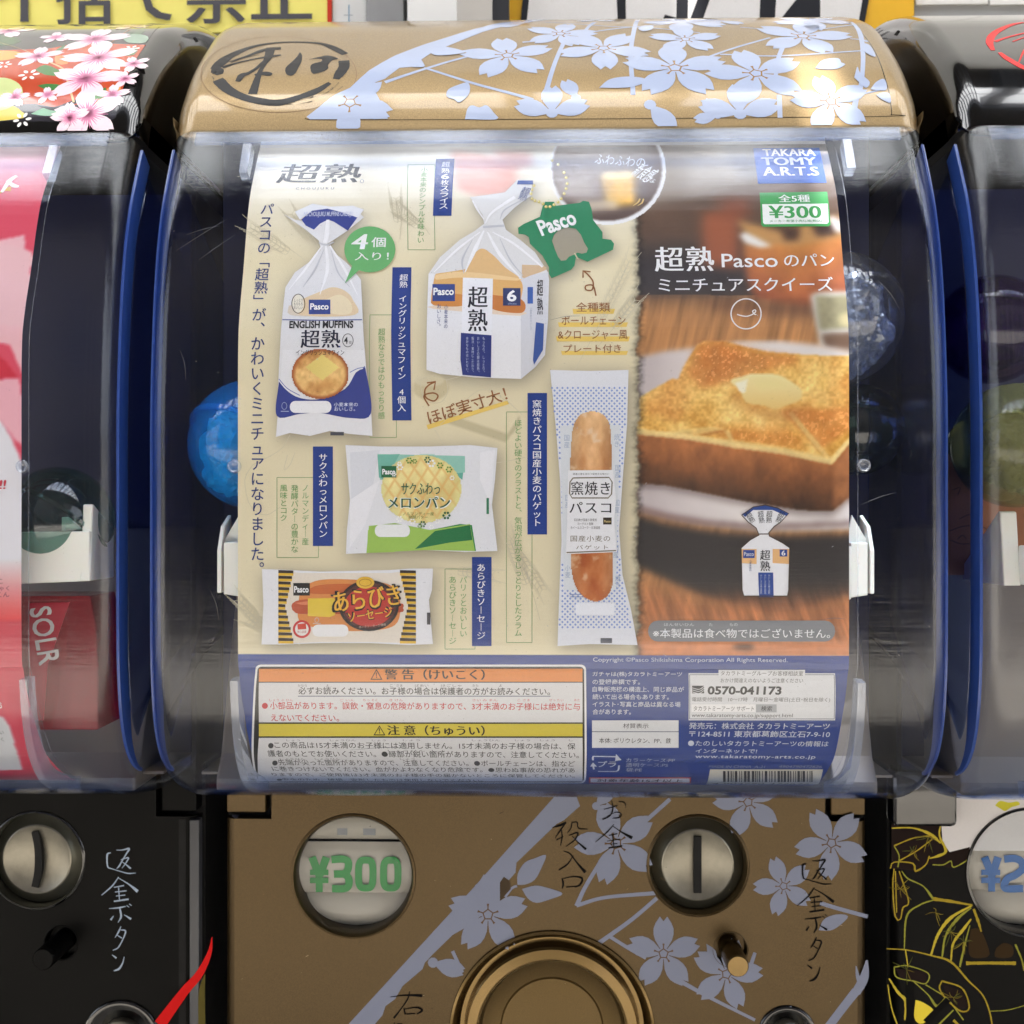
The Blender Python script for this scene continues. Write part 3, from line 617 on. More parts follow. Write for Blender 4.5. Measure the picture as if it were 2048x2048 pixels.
# ================================================================== the three machines
mc, lidc = machine(CX, 'gold capsule machine with silver blossom decals, whole in the middle of the row', MT['gold'], MT['gold_shaded'], (0, 0, 0))
ml, lidl = machine(CX-PITCH, 'black capsule machine with pink kimono blossom lid, cut off beside the gold one', MT['black'], MT['black_panel'], (0, 0, 0))
mr_, lidr = machine(CX+PITCH, 'black capsule machine with red brush ring on its lid and gold leaf patterned front', MT['black'], MT['black_panel'], (0, 0, 0))
VB = (168, 182, 214); BRN = (150, 118, 76)
# ---- gold machine front
sc_c = ctr(1396, 1731); pw_c = ctr(707, 1752); dl_c = ctr(1104, 2066); rb_c = ctr(1461, 1899); lk_c = ctr(1574, 2068)
nl = (CX-ctr(543, 1638)[0], ctr(543, 1638)[1]); nr = (ctr(1650, 1643)[0]-CX, ctr(1650, 1643)[1])
fp = front_panel(CX, mc, MT['gold_shaded'], (nl, nr), [circ(sc_c, 98*K_), circ(pw_c, 120*K_), circ(dl_c, 200*K_, 96), circ(rb_c, 42), circ(lk_c, 52*K_)])
for s, n_ in ((-1, nl), (1, nr)):
    a, b = sorted((CX+s*806, CX+s*(n_[0]+16))); hb = M().box((a, PD+6, n_[1]+14), (b, PD+60, -640), 5).build('hinge_block', MT['gold_shaded'], mc, smooth=True)
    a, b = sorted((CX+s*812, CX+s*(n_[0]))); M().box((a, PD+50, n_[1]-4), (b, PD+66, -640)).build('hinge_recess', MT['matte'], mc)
M().box((CX-811, PD+34, -1700), (CX+811, PD+36, -1600)).build('lower_body', MT['gold_shaded'], mc)
coin_slot(sc_c, MT['gold_shaded'], mc); price_window(pw_c, 120*K_, MT['gold_shaded'], mc, dig300, (20, 138, 58))
dial(dl_c, mc, MT['dial']); return_button(rb_c, MT['gold_shaded'], mc); lock(lk_c, 52*K_, mc)
# blossom vinyl on the front
p = Print(PF, .3, .1); c4 = lambda x, y: (950+x/3.513, 1560+y/3.513); c5 = lambda x, y: (1450+x/3.231, 1560+y/3.231); c3 = lambda x, y: (430+x/3.22, 1560+y/3.22)
def inhole(poly):
    return False
VB_SHADED = (132, 139, 162)  # the lid's blossom vinyl in a darker tone, with the panel's shade painted in
p.poly([(1116, 1585), (1168, 1585), (1152, 1590), (1160, 1612), (1128, 1640), (1113, 1648), (1033, 1725), (1031, 1745), (1018, 1760), (1000, 1800), (940, 1850), (905, 1870), (866, 1908), (850, 1925), (845, 1938), (805, 1972), (790, 1998), (771, 2012), (765, 2030), (740, 2060), (700, 2110), (650, 2110), (700, 2045), (810, 1925), (950, 1772)], VB_SHADED, 0)
p.poly([c4(0, 740), c4(170, 600), c4(190, 700), c4(180, 860), c4(110, 950), c4(0, 960)], VB_SHADED, .4)
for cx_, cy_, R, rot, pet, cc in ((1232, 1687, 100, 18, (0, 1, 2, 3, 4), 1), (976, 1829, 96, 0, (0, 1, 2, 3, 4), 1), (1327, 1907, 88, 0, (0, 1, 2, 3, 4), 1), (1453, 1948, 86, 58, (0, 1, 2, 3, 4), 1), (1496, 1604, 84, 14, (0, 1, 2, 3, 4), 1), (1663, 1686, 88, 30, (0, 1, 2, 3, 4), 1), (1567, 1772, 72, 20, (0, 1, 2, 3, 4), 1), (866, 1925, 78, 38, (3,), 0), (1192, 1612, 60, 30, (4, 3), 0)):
    p.flower(cx_, cy_, R*1.06, rot, VB_SHADED, 2+(cx_ % 3)*1.1, ccol=(96, 72, 42) if cc else None, petals=pet)
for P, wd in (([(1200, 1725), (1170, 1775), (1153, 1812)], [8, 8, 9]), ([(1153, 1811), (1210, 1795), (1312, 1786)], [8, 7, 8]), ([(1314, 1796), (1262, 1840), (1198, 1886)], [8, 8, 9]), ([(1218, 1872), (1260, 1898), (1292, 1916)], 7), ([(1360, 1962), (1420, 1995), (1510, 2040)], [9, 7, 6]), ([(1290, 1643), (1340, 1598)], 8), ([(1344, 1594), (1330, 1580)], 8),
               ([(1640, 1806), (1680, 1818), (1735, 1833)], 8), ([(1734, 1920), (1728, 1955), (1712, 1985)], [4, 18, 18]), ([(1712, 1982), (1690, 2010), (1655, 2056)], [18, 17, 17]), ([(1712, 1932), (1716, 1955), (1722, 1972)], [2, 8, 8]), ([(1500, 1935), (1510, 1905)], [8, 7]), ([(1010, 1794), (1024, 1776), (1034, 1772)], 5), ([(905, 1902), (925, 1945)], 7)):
    p.stroke(P, wd, VB_SHADED, 1+random.random(), sm=5)
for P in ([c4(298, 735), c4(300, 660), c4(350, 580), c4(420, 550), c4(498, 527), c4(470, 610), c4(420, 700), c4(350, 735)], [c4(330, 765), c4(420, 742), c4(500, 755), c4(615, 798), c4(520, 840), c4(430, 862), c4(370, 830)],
          [c5(605, 970), c5(640, 900), c5(720, 868), c5(795, 880), c5(740, 940), c5(680, 972)], [c4(1625, 1150), c4(1690, 1200), c4(1700, 1300), c4(1640, 1240)]): p.poly(P, VB_SHADED, 2.1+random.random(), sm=6)
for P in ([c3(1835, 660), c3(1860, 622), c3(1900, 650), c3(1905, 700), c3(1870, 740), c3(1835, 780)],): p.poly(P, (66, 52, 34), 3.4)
p.build('blossom_decal', MT['shaded_vinyl'], mc)
p = Print(PF, 1.5, .1)
brush(p, '返金ボタン', lambda x: 1450+x/3.231, lambda y: 1560+y/3.231, 1/3.231, (16, 15, 15))
p.build('return_button_lettering', MT['panel_ink'], mc); p = Print(PF, 1.5, .1)
brush(p, 'お金投入口', lambda x: 950+x/3.513, lambda y: 1560+y/3.513, 1/3.513, (16, 15, 15))
p.build('coin_slot_lettering', MT['panel_ink'], mc); p = Print(PF, 1.5, .1)
brush(p, '右', lambda x: 430+x/3.22, lambda y: 1560+y/3.22, 1/3.22, (16, 15, 15))
p.text('に', 787, 2044, 805, 2066, (16, 15, 15), 2)
p.build('dial_lettering', MT['panel_ink'], mc)
p = Print(PF, 1.2, .1); random.seed(44)
for k in range(60):
    a, b = random.uniform(480, 1700), random.uniform(1620, 2040); L = random.choice([1, 1, 2, 3, 9])
    p.stroke([(a, b), (a+random.uniform(-L, L), b+random.uniform(-L, L)*.6)], [random.uniform(.5, 1.4), .6], random.choice([(34, 28, 22), (120, 102, 72), (150, 140, 120)]), random.random(), sm=0)
tag(p.build('panel_scuff', MT['panel_ink'], mc), kind='stuff')
# ---- gold lid decals
LS = Prof([tuple(q) for q in LIDS][::-1]) if LIDS[0][1] > LIDS[-1][1] else Prof(LIDS)
film = Print(LS, .35, .1); q1 = lambda x, y: (640+x/2.76, 20+y/2.76); q2 = lambda x, y: (1300+x/3.45, 20+y/3.45); qe = lambda x, y: (400+x/5.367, 60+y/5.367)
film.stroke([(612, 236), (617, 239), (700, 240), (1200, 238), (1770, 233), (1781, 229), (1783, 222), (1768, 150), (1745, 95), (1720, 62), (1690, 44)], 1.6, (60, 52, 40), 0, sm=8)
film.build('film_edge', MT['gloss_ink'], mc)
p = Print(LS, .5, .1)
p.poly([(613, 234), (640, 213), q1(80, 470), (700, 176), q1(270, 335), q1(420, 250), q1(580, 190), q1(740, 140), q1(900, 95), q1(1050, 65), (1060, 40), (1110, 39), q1(1090, 88), q1(1040, 97), q1(1000, 95), q1(900, 122), q1(760, 178), q1(620, 235), q1(560, 275), q1(580, 310), q1(440, 320), q1(360, 380), q1(280, 410), (770, 222), (776, 238), (620, 239)], VB, 0)
fl = [(1015, 111, 104, 8, range(5), 1), (1121, 68, 84, -14, range(5), 1), (1207, 97, 104, 36, range(5), 1), (1350, 136, 112, 0, range(5), 1), (1512, 147, 108, 12, range(5), 1), (1606, 73, 108, -16, range(5), 1), (1371, 79, 82, 0, range(5), 1), (1662, 203, 84, 10, range(5), 1), (1371, 44, 100, 20, range(5), 0), (1621, 42, 92, 34, (0, 1, 2, 3, 4), 0),
      (700, 206, 92, -36, (0, 3, 4), 1), (1104, 226, 80, 0, (0, 1, 4), 0), (1152, 196, 66, 20, (0,), 0), (1480, 228, 86, 0, (0, 1, 4), 0), (1435, 232, 50, 30, (0, 1), 0), (1300, 210, 80, 0, (3,), 0), (1190, 40, 70, 0, (2, 3), 0), (1440, 42, 70, 0, (2, 3), 0)]
for i, (x, y, R, rot, pet, cc) in enumerate(fl): p.flower(x, y, R*1.05, rot, VB, 1+(i % 4)*1.1, ccol=BRN if cc else None, petals=pet)
for P, wd in (([(770, 165), (850, 138), (940, 112)], [9, 7, 7]), ([(1045, 85), (1075, 82), (1110, 72)], 6), ([(848, 136), (950, 168), (1066, 200)], [6, 7, 8]), ([(1128, 85), (1105, 140), (1088, 200)], [9, 9, 11]), ([(1276, 40), (1262, 100), (1266, 190)], [9, 9, 9]), ([(1165, 68), (1230, 58), (1340, 48)], 5), ([(1090, 45), (1200, 52), (1300, 56), (1400, 66)], [5, 4, 4, 3]),
              ([(1410, 117), (1470, 96), (1540, 76)], 6), ([(1440, 109), (1560, 112), (1722, 102)], 5), ([(1565, 95), (1556, 120), (1550, 160)], [10, 9, 8]), ([(1702, 44), (1720, 68), (1726, 110), (1722, 170), (1712, 200), (1705, 238)], [6, 10, 9, 9, 10, 13]), ([(1700, 78), (1725, 80), (1735, 84)], [3, 5, 8]), ([(1480, 55), (1600, 62), (1710, 50)], [3, 3, 4]),
              ([(1715, 190), (1740, 185), (1760, 180)], 4), ([(1558, 190), (1560, 236)], 10), ([(1190, 45), (1172, 60)], [9, 7])): p.stroke(P, wd, VB, .5+random.random()*.45, sm=5)
for P in ([q2(1140, 405), q2(1190, 350), q2(1280, 335), q2(1310, 345), q2(1318, 365), q2(1348, 378), q2(1290, 408), q2(1200, 412)], [q1(815, 400), q1(780, 410), q1(710, 440), q1(700, 480), q1(740, 495), q1(770, 512), q1(820, 470), q1(828, 425)],
          [q1(1540, 432), q1(1600, 385), q1(1700, 370), q1(1790, 380), q1(1800, 400), q1(1700, 430)], [q1(800, 605), q1(815, 545), q1(840, 528), q1(880, 540), q1(920, 528), q1(960, 570), q1(975, 605)],
          [q1(1755, 105), q1(1790, 88), q1(1840, 92), q1(1830, 110), q1(1780, 120)], [q2(1408, 470), q2(1430, 395), q2(1450, 440), q2(1515, 500), q2(1490, 540), q2(1440, 500)], [q2(1520, 550), q2(1560, 500), q2(1616, 480), q2(1632, 550), q2(1580, 558)], [q2(1560, 590), q2(1600, 575), q2(1650, 580), q2(1658, 642), q2(1600, 620)],
          [q2(1470, 230), q2(1520, 250), q2(1555, 325), q2(1480, 290)], [q1(600, 235), q1(640, 205), q1(720, 210), q1(800, 235), q1(720, 250), q1(640, 252)], [q1(510, 318), q1(520, 280), q1(575, 310), q1(560, 318)]): p.poly(P, VB, 7+random.random()*2, sm=4)
p.build('blossom_decal', MT['vinyl'], mc)
# emblem: brushed ring and character
p = Print(LS, .4, .1); INK = (17, 15, 17); es = 1/5.367
RNG = [([(120, 440), (185, 440), (215, 480)], [60, 110, 50]), ([(150, 425), (230, 350), (310, 290), (450, 222), (620, 170), (850, 138), (1100, 134), (1300, 150), (1420, 190), (1560, 262)], [70, 100, 85, 66, 46, 32, 30, 38, 66, 60]),
       ([(1545, 330), (1545, 400), (1500, 470), (1460, 530)], [90, 90, 90, 55]), ([(1395, 570), (1250, 655), (1050, 728), (850, 780), (650, 765), (450, 715), (300, 640), (215, 560), (190, 535)], [40, 70, 62, 66, 70, 76, 92, 100, 90]),
       ([(310, 345), (500, 285), (700, 215), (870, 200)], [10, 30, 60, 60]), ([(330, 352), (480, 300), (640, 270)], [14, 10, 6]), ([(240, 405), (420, 350), (600, 310), (740, 290), (870, 270)], [40, 26, 22, 50, 26]), ([(760, 190), (735, 290), (685, 375), (645, 450), (605, 560), (565, 690)], [80, 70, 42, 40, 60, 76]),
       ([(710, 320), (610, 410), (520, 465), (450, 490), (405, 555)], [34, 34, 40, 60, 44]), ([(590, 490), (680, 468), (740, 475), (772, 482)], [44, 52, 56, 30])]
for P, wd in RNG: p.stroke([qe(x, y) for x, y in P], [q*es*1.3 for q in wd], INK, 1+random.random(), sm=3, rough=.08)
p.poly([qe(*a) for a in [(1072, 240), (1095, 270), (1090, 340), (1060, 400), (1025, 465), (985, 492), (940, 485), (915, 450), (925, 400), (990, 340), (1040, 290)]], INK, 2, sm=3)
p.poly([qe(*a) for a in [(1155, 322), (1250, 310), (1310, 318), (1296, 342), (1220, 362), (1186, 390), (1190, 440), (1212, 470), (1262, 466), (1340, 440), (1380, 410), (1372, 385), (1392, 352), (1430, 325), (1482, 312), (1440, 290), (1360, 276), (1280, 292)]], INK, 2.4, sm=2)
random.seed(11)
for k in range(46):
    t = math.radians(random.uniform(20, 172)); rr = random.uniform(.93, 1.07); a0 = (860+700*rr*math.cos(t), 455+330*rr*math.sin(t)); t2 = t+random.uniform(.05, .2); a1 = (860+700*rr*math.cos(t2), 455+330*rr*math.sin(t2))
    p.stroke([qe(*a0), qe(*a1)], [random.uniform(.4, 1.6), .3], INK, 3+random.random(), sm=0)
p.stroke([qe(845+835*math.cos(t), 478+408*math.sin(t)) for t in np.linspace(0, 2*math.pi, 73)], 1.5, (116, 88, 54), 0, sm=0)
p.build('brushed_emblem', MT['ink'], mc)
# hairline scratches on the clear front
CP = Prof([(c[0]-.4, c[1]) for c in simplify([tuple(c) for c in CASE], .3)[::-1]]); p = Print(CP, .5, .1); random.seed(31)
for a, b, c_, d_ in ((352, 502, 455, 438), (372, 470, 440, 452), (398, 520, 470, 470), (1720, 1010, 1790, 985), (360, 700, 372, 760), (1755, 560, 1800, 620), (420, 1180, 438, 1240), (700, 1500, 820, 1496), (1100, 640, 1160, 632), (1640, 1240, 1690, 1238)): p.stroke([(a, b), ((a+c_)/2+3, (b+d_)/2-3), (c_, d_)], [.3, .9, .3], (96, 100, 112), 0, sm=5)
for k in range(26): a, b = random.uniform(330, 1870), random.uniform(330, 1500); p.stroke([(a, b), (a+random.uniform(-7, 7), b+random.uniform(-4, 4))], [.5, 1.0], (170, 172, 178), .5, sm=0)
tag(p.build('surface_scratch', MT['ink'], mc), kind='stuff')
# ---- left machine: kimono blossoms on the lid, black front
p = Print(LS, .4, .12); kx = lambda x, y: (x/3.864, y/3.864)
p.poly([(-300, 55), (322, 53), (300, 75), (270, 120), (250, 165), (240, 200), (232, 234), (220, 243), (-300, 243)], (38, 36, 46), 0)
p.poly([(-300, 110), (95, 98), (160, 86), (292, 90), (250, 165), (238, 205), (150, 210), (110, 215), (70, 208), (-300, 212)], (196, 72, 36), 1)
for P, c in (([(-100, 70), (30, 75), (25, 90), (-100, 95)], (70, 110, 60)), ([(105, 105), (130, 90), (125, 100)], (60, 120, 60)), ([(250, 70), (290, 55), (280, 72)], (60, 110, 60)), ([(245, 75), (270, 68), (296, 74), (290, 86), (255, 86)], (140, 170, 150)),
             ([(70, 140), (90, 130), (120, 142), (122, 152), (90, 150)], (74, 130, 70)), ([(75, 172), (95, 168), (128, 172), (100, 182)], (64, 130, 62)), ([(180, 200), (195, 185), (212, 175), (208, 195)], (74, 130, 60)), ([(62, 228), (95, 215), (136, 222), (130, 230), (90, 232)], (140, 190, 160)), ([(-100, 100), (30, 103), (40, 112), (0, 122), (-100, 120)], (214, 170, 80)),
             ([(-40, 160), (10, 156), (38, 168), (46, 185), (36, 205), (0, 222), (-60, 222)], (214, 226, 160)), ([(-40, 222), (20, 212), (42, 222), (48, 236), (-40, 243)], (232, 214, 110)), ([(110, 112), (140, 112), (135, 128), (112, 128)], (214, 140, 80)), ([(214, 178), (240, 168), (236, 200), (214, 196)], (226, 150, 60)), ([(250, 100), (275, 98), (268, 110), (245, 112)], (80, 130, 70)),
             ([(75, 212), (110, 214), (150, 200), (175, 198), (182, 204), (140, 210), (110, 222)], (30, 28, 34))): p.poly(P, c, 2+random.random()*.8, sm=8)
p.stroke([(98, 124), (128, 140), (136, 165), (148, 205)], 4, (226, 190, 140), 3.2)
p.stroke([(0, 86), (40, 98), (65, 108)], 1.5, (200, 180, 150), 3.2); p.stroke([(260, 60), (215, 92), (200, 102)], 1.5, (216, 150, 100), 3.2)
for x, y, R in ((190, 79, 84), (77, 113, 58), (198, 116, 90), (172, 158, 84), (175, 228, 76), (18, 62, 66), (262, 53, 60), (325, 55, 50), (268, 128, 40), (250, 158, 34), (300, 60, 30), (-70, 120, 80), (-120, 200, 90), (112, 75, 40), (140, 236, 44), (225, 190, 40), (95, 190, 30), (30, 195, 34)):
    if x in (325, 300): continue
    lv = 3.6+(x % 3)*.9; rot = (x*7) % 40-10
    p.flower(x, y, R, rot, (250, 226, 238), lv)
    u, v = LS.uv(x, y)
    for j in range(30):
        a = math.radians(rot+90+j*12+random.uniform(-3, 3)); r1 = R*random.uniform(.4, .62)
        p.strokeuv([(float(u), float(v)), (float(u)+r1*math.cos(a), float(v)+r1*math.sin(a))], [R*.085, .6], (234, 150, 190), lv+1.1, 0)
for x, y, R in ((58, 150, 26), (8, 130, 20), (262, 98, 22), (45, 240, 22)):
    for k in range(6):
        a = math.radians(60*k+10); u, v = LS.uv(x, y); cu, cv = float(u)+R*.62*math.cos(a), float(v)+R*.62*math.sin(a)
        p.polyuv([(cu+R*.3*math.cos(t)*math.cos(a)-R*.17*math.sin(t)*math.sin(a), cv+R*.3*math.cos(t)*math.sin(a)+R*.17*math.sin(t)*math.cos(a)) for t in np.linspace(0, 6.28, 12, endpoint=False)], (250, 250, 248), 4)
p.build('kimono_decal', MT['gloss_ink'], ml)
c2 = lambda x, y: (x/3.864, 1560+y/3.864)
sl_c = ctr(72, 1720); bl_c = ctr(122, 1886); lkl = ctr(243, 2078); XL = CX-PITCH
nrl = (ctr(312, 1633)[0]-XL, ctr(312, 1633)[1])
front_panel(XL, ml, MT['black_panel'], (None, nrl), [circ(sl_c, 96*K_), circ(bl_c, 42), circ(lkl, 74*K_)])
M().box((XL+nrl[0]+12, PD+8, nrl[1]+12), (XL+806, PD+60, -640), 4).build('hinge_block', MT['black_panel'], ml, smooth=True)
coin_slot(sl_c, MT['black'], ml, 96*K_, curve=1); return_button(bl_c, MT['black_panel'], ml); lock(lkl, 74*K_, ml)
a_, zt = ctr(398, 1640); M().box((ctr(358, 1700)[0], PD-2, -1700), (ctr(372, 1700)[0], PD+20, nrl[1]-6)).build('panel_seam', MT['slot'], ml)
M().box((ctr(381, 1700)[0], PD-9, -1700), (ctr(400, 1700)[0], PD+20, nrl[1]-6), 3).build('lit_bevel_strip', paint('lit_bevel_grey', (62, 64, 70), .35, var=.1), ml, smooth=True)  # lighter grey paints the light caught by the panel's side bevel
p = Print(PF, .6, .25)
brush(p, '返金ボタン', lambda x: (785+(x-463)*(285/242))/3.864, lambda y: 1560+(525+(y-510)*(950/790))/3.864, 1.2/3.864, (168, 184, 206))
p.build('return_button_lettering', MT['panel_ink'], ml)
p = Print(Flat(PD-9), .8, .3); p.stroke([c2(1640, 1212), c2(1618, 1340), c2(1540, 1500), c2(1420, 1640), c2(1235, 1890)], [1, 9, 15, 18, 24], (214, 30, 30), 1, sm=5)
p.stroke([c2(1585, 1500), c2(1560, 1640), c2(1560, 1900)], [2, 12, 14], (92, 84, 40), 0, sm=5); p.build('red_brush_stroke', MT['panel_ink'], ml)
# ---- right machine
XR = CX+PITCH
pr_c = ctr(2063, 1745)
front_panel(XR, mr_, MT['black_panel'], (None, None), [circ(pr_c, 124*K_)])
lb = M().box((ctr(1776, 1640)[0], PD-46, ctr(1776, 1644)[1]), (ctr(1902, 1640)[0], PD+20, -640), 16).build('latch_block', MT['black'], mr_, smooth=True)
price_window(pr_c, 124*K_, MT['black'], mr_, dig2, (12, 92, 166))
cr = lambda x, y: (1750+x/3.96, 1560+y/3.96); p = Print(PF, .6, .22)
p.poly([cr(540, -60), cr(1400, -60), cr(1400, 560), cr(760, 560), cr(700, 568), cr(620, 580), cr(560, 556), cr(535, 500), cr(525, 350)], (222, 220, 222), 0)
p.poly([cr(950, 200), cr(990, 165), cr(1060, 178), cr(1130, 170), cr(1145, 195), cr(1080, 215), cr(1030, 245), cr(990, 225)], (206, 200, 66), 1, sm=3)
GLD = (170, 148, 48); DKB = (34, 24, 22)
p.poly([cr(130, 350), cr(500, 340), cr(540, 500), cr(590, 570), cr(750, 530), cr(740, 640), cr(600, 700), cr(450, 660), cr(320, 720), cr(130, 700)], DKB, .5)
p.poly([cr(160, 700), cr(260, 930), cr(190, 1110), cr(130, 1000)], DKB, .5, sm=6); p.poly([cr(160, 1490), cr(410, 1520), cr(400, 1620), cr(200, 1570)], DKB, .5); p.poly([cr(530, 1610), cr(690, 1670), cr(740, 1790), cr(680, 1820), cr(580, 1740)], DKB, .5)
for P, wd in (([(130, 380), (300, 380), (440, 430), (520, 500)], [4, 5, 9, 5]), ([(150, 520), (300, 460), (440, 440)], [5, 4, 5]), ([(150, 520), (190, 600), (180, 690)], 4), ([(190, 640), (330, 560), (450, 470)], 4), ([(120, 700), (150, 650), (300, 660), (320, 720), (400, 670), (430, 600)], [4, 4, 5, 7, 4, 4]), ([(455, 670), (540, 670), (600, 640), (620, 690), (720, 640), (750, 610)], 4), ([(520, 350), (510, 440), (560, 560), (500, 600), (430, 620)], [4, 6, 9, 8, 3]),
              ([(150, 700), (140, 850), (160, 1080), (200, 1100), (220, 1010), (265, 960), (190, 720)], 4), ([(160, 720), (170, 1050)], 4), ([(210, 720), (260, 780), (380, 840), (460, 940)], [3, 5, 4, 8]), ([(460, 940), (600, 960), (770, 990)], [12, 9, 6]), ([(460, 950), (350, 990), (250, 1080), (230, 1340)], [4, 5, 6, 3]), ([(90, 1335), (250, 1345), (450, 1390), (600, 1440), (740, 1590), (850, 1700), (905, 1830), (930, 1960)], [3, 4, 5, 7, 6, 4, 5, 4]), ([(905, 1830), (1050, 1820), (1200, 1780)], 3),
              ([(770, 990), (600, 1090), (500, 1220), (440, 1390)], [5, 10, 9, 6]), ([(760, 1010), (650, 1100), (560, 1230), (530, 1400)], [4, 9, 7, 5]), ([(760, 1100), (700, 1180), (620, 1290), (600, 1430)], [4, 10, 7, 5]), ([(750, 1150), (710, 1300), (670, 1480)], [3, 6, 6]), ([(780, 1020), (820, 1130), (840, 1200)], [8, 8, 4]), ([(720, 1450), (900, 1448), (1115, 1450)], [11, 10, 11]), ([(1110, 1300), (1160, 1420), (1180, 1510)], [6, 5, 5]),
              ([(150, 1480), (260, 1470), (420, 1530), (400, 1610), (300, 1590), (170, 1560), (150, 1480)], 4), ([(530, 1590), (690, 1650), (745, 1800), (680, 1830), (570, 1740), (510, 1650), (530, 1590)], 5), ([(110, 1570), (180, 1680), (240, 1750), (235, 1900)], [4, 9, 9, 5]), ([(100, 1620), (130, 1800), (180, 1950)], 4), ([(300, 1590), (420, 1700), (490, 1790), (560, 1720)], [3, 4, 9, 5]), ([(400, 1620), (560, 1720), (620, 1790), (700, 1900)], 4), ([(480, 1960), (560, 1880), (620, 1820)], 5), ([(620, 1900), (680, 1960)], 9), ([(240, 1340), (260, 1480)], 4)):
    p.stroke([cr(x, y) for x, y in P], np.array(wd)*.62, random.choice([GLD, (196, 176, 60), (150, 150, 60)]), 1.5+random.random()*1.5, sm=5, rough=.35)
random.seed(21)
for k in range(70):      # fine veins of the printed leaves
    ox, oy = random.choice([(300, 560), (200, 860), (600, 1200), (700, 1280), (250, 1500), (620, 1720), (420, 450), (480, 1050)]); a = random.uniform(0, 6.28); L = random.uniform(40, 130)
    if a > 3.2 and oy < 500: continue
    p.stroke([cr(ox, oy), cr(ox+L*.5*math.cos(a)+random.uniform(-12, 12), oy+L*.5*math.sin(a)+random.uniform(-12, 12)), cr(ox+L*math.cos(a), oy+L*math.sin(a))], [.6, 1.3, .5], random.choice([(120, 104, 40), (150, 134, 50), (96, 100, 46)]), 3+random.random(), sm=4)
p.poly([cr(320, 1740), cr(380, 1760), cr(460, 1820), cr(430, 1890), cr(360, 1930), cr(310, 1880)], (236, 214, 70), 3, sm=5)
p.poly([cr(560, 1720), cr(600, 1750), cr(420, 1930), cr(380, 1900)], (12, 12, 12), 3.6); p.poly([cr(240, 1600), cr(310, 1600), cr(300, 1960), cr(250, 1960)], (12, 12, 12), 3.6)
p.poly([cr(760, 1180), cr(830, 1180), cr(900, 1340), cr(890, 1400), cr(760, 1400), cr(740, 1300)], (56, 42, 24), 1, sm=6); p.poly([cr(960, 1330), cr(1020, 1290), cr(1090, 1320), cr(1080, 1400), cr(950, 1400)], (56, 42, 24), 1, sm=6)
p.build('gold_leaf_pattern', MT['panel_ink'], mr_)
p = Print(LS, .4, .12); RD = (224, 30, 34)
qr = lambda x, y: (1200+x/2.278, y/2.278)
for P, wd in (([(1960, 100), (1880, 112), (1800, 150), (1775, 190), (1790, 230)], [8, 16, 24, 26, 14]), ([(1800, 190), (1860, 170), (1980, 140)], [14, 10, 8]), ([(1880, 190), (1990, 150)], [6, 6]), ([(1820, 240), (1860, 270), (1960, 320), (2100, 330)], [14, 24, 22, 18]), ([(1905, 290), (1940, 220), (1990, 190)], [5, 8, 10])): p.stroke([qr(x, y) for x, y in P], np.array(wd)/2.278*1.3, RD, 1+random.random(), sm=4)
p.stroke([(2048, 38), (2200, 60), (2300, 100), (2250, 150), (2100, 150)], 12, RD, 1); p.build('red_brushed_ring', MT['ink'], mr_)
# ================================================================== centre display card
CS = Prof(CARDS[::-1]); WC = 614.0
def vnoise(x, y, s, seed=0):
    """smooth value noise on arrays"""
    r = np.random.RandomState(seed).rand(64, 64); x = x/s; y = y/s; xi = np.floor(x).astype(int); yi = np.floor(y).astype(int); fx = x-xi; fy = y-yi; fx = fx*fx*(3-2*fx); fy = fy*fy*(3-2*fy)
    g = lambda i, j: r[(yi+j) % 64, (xi+i) % 64]
    return (g(0, 0)*(1-fx)+g(1, 0)*fx)*(1-fy)+(g(0, 1)*(1-fx)+g(1, 1)*fx)*fy
def fbm(x, y, s, seed=0, o=4): return sum(vnoise(x, y, s/2**i, seed+i)/2**i for i in range(o))/sum(1/2**i for i in range(o))
def inside(P, x, y):
    P = np.array(P, float); r = np.zeros(x.shape, bool); n = len(P)
    for i in range(n):
        x0, y0 = P[i]; x1, y1 = P[(i+1) % n]
        if y0 == y1: continue
        c = ((y0 > y) != (y1 > y)) & (x < (x1-x0)*(y-y0)/(y1-y0)+x0); r ^= c
    return r
def blur(a, n):
    for _ in range(1 if n <= 1 else 3):
        for ax in (0, 1):
            k = np.ones(2*n+1)/(2*n+1); p = np.pad(a, [(n, n) if i == ax else (0, 0) for i in range(a.ndim)], 'edge'); c = np.cumsum(np.insert(p, 0, 0, axis=ax), axis=ax)
            a = (np.take(c, range(2*n+1, c.shape[ax]), axis=ax)-np.take(c, range(0, c.shape[ax]-2*n-1), axis=ax))/(2*n+1)
    return a
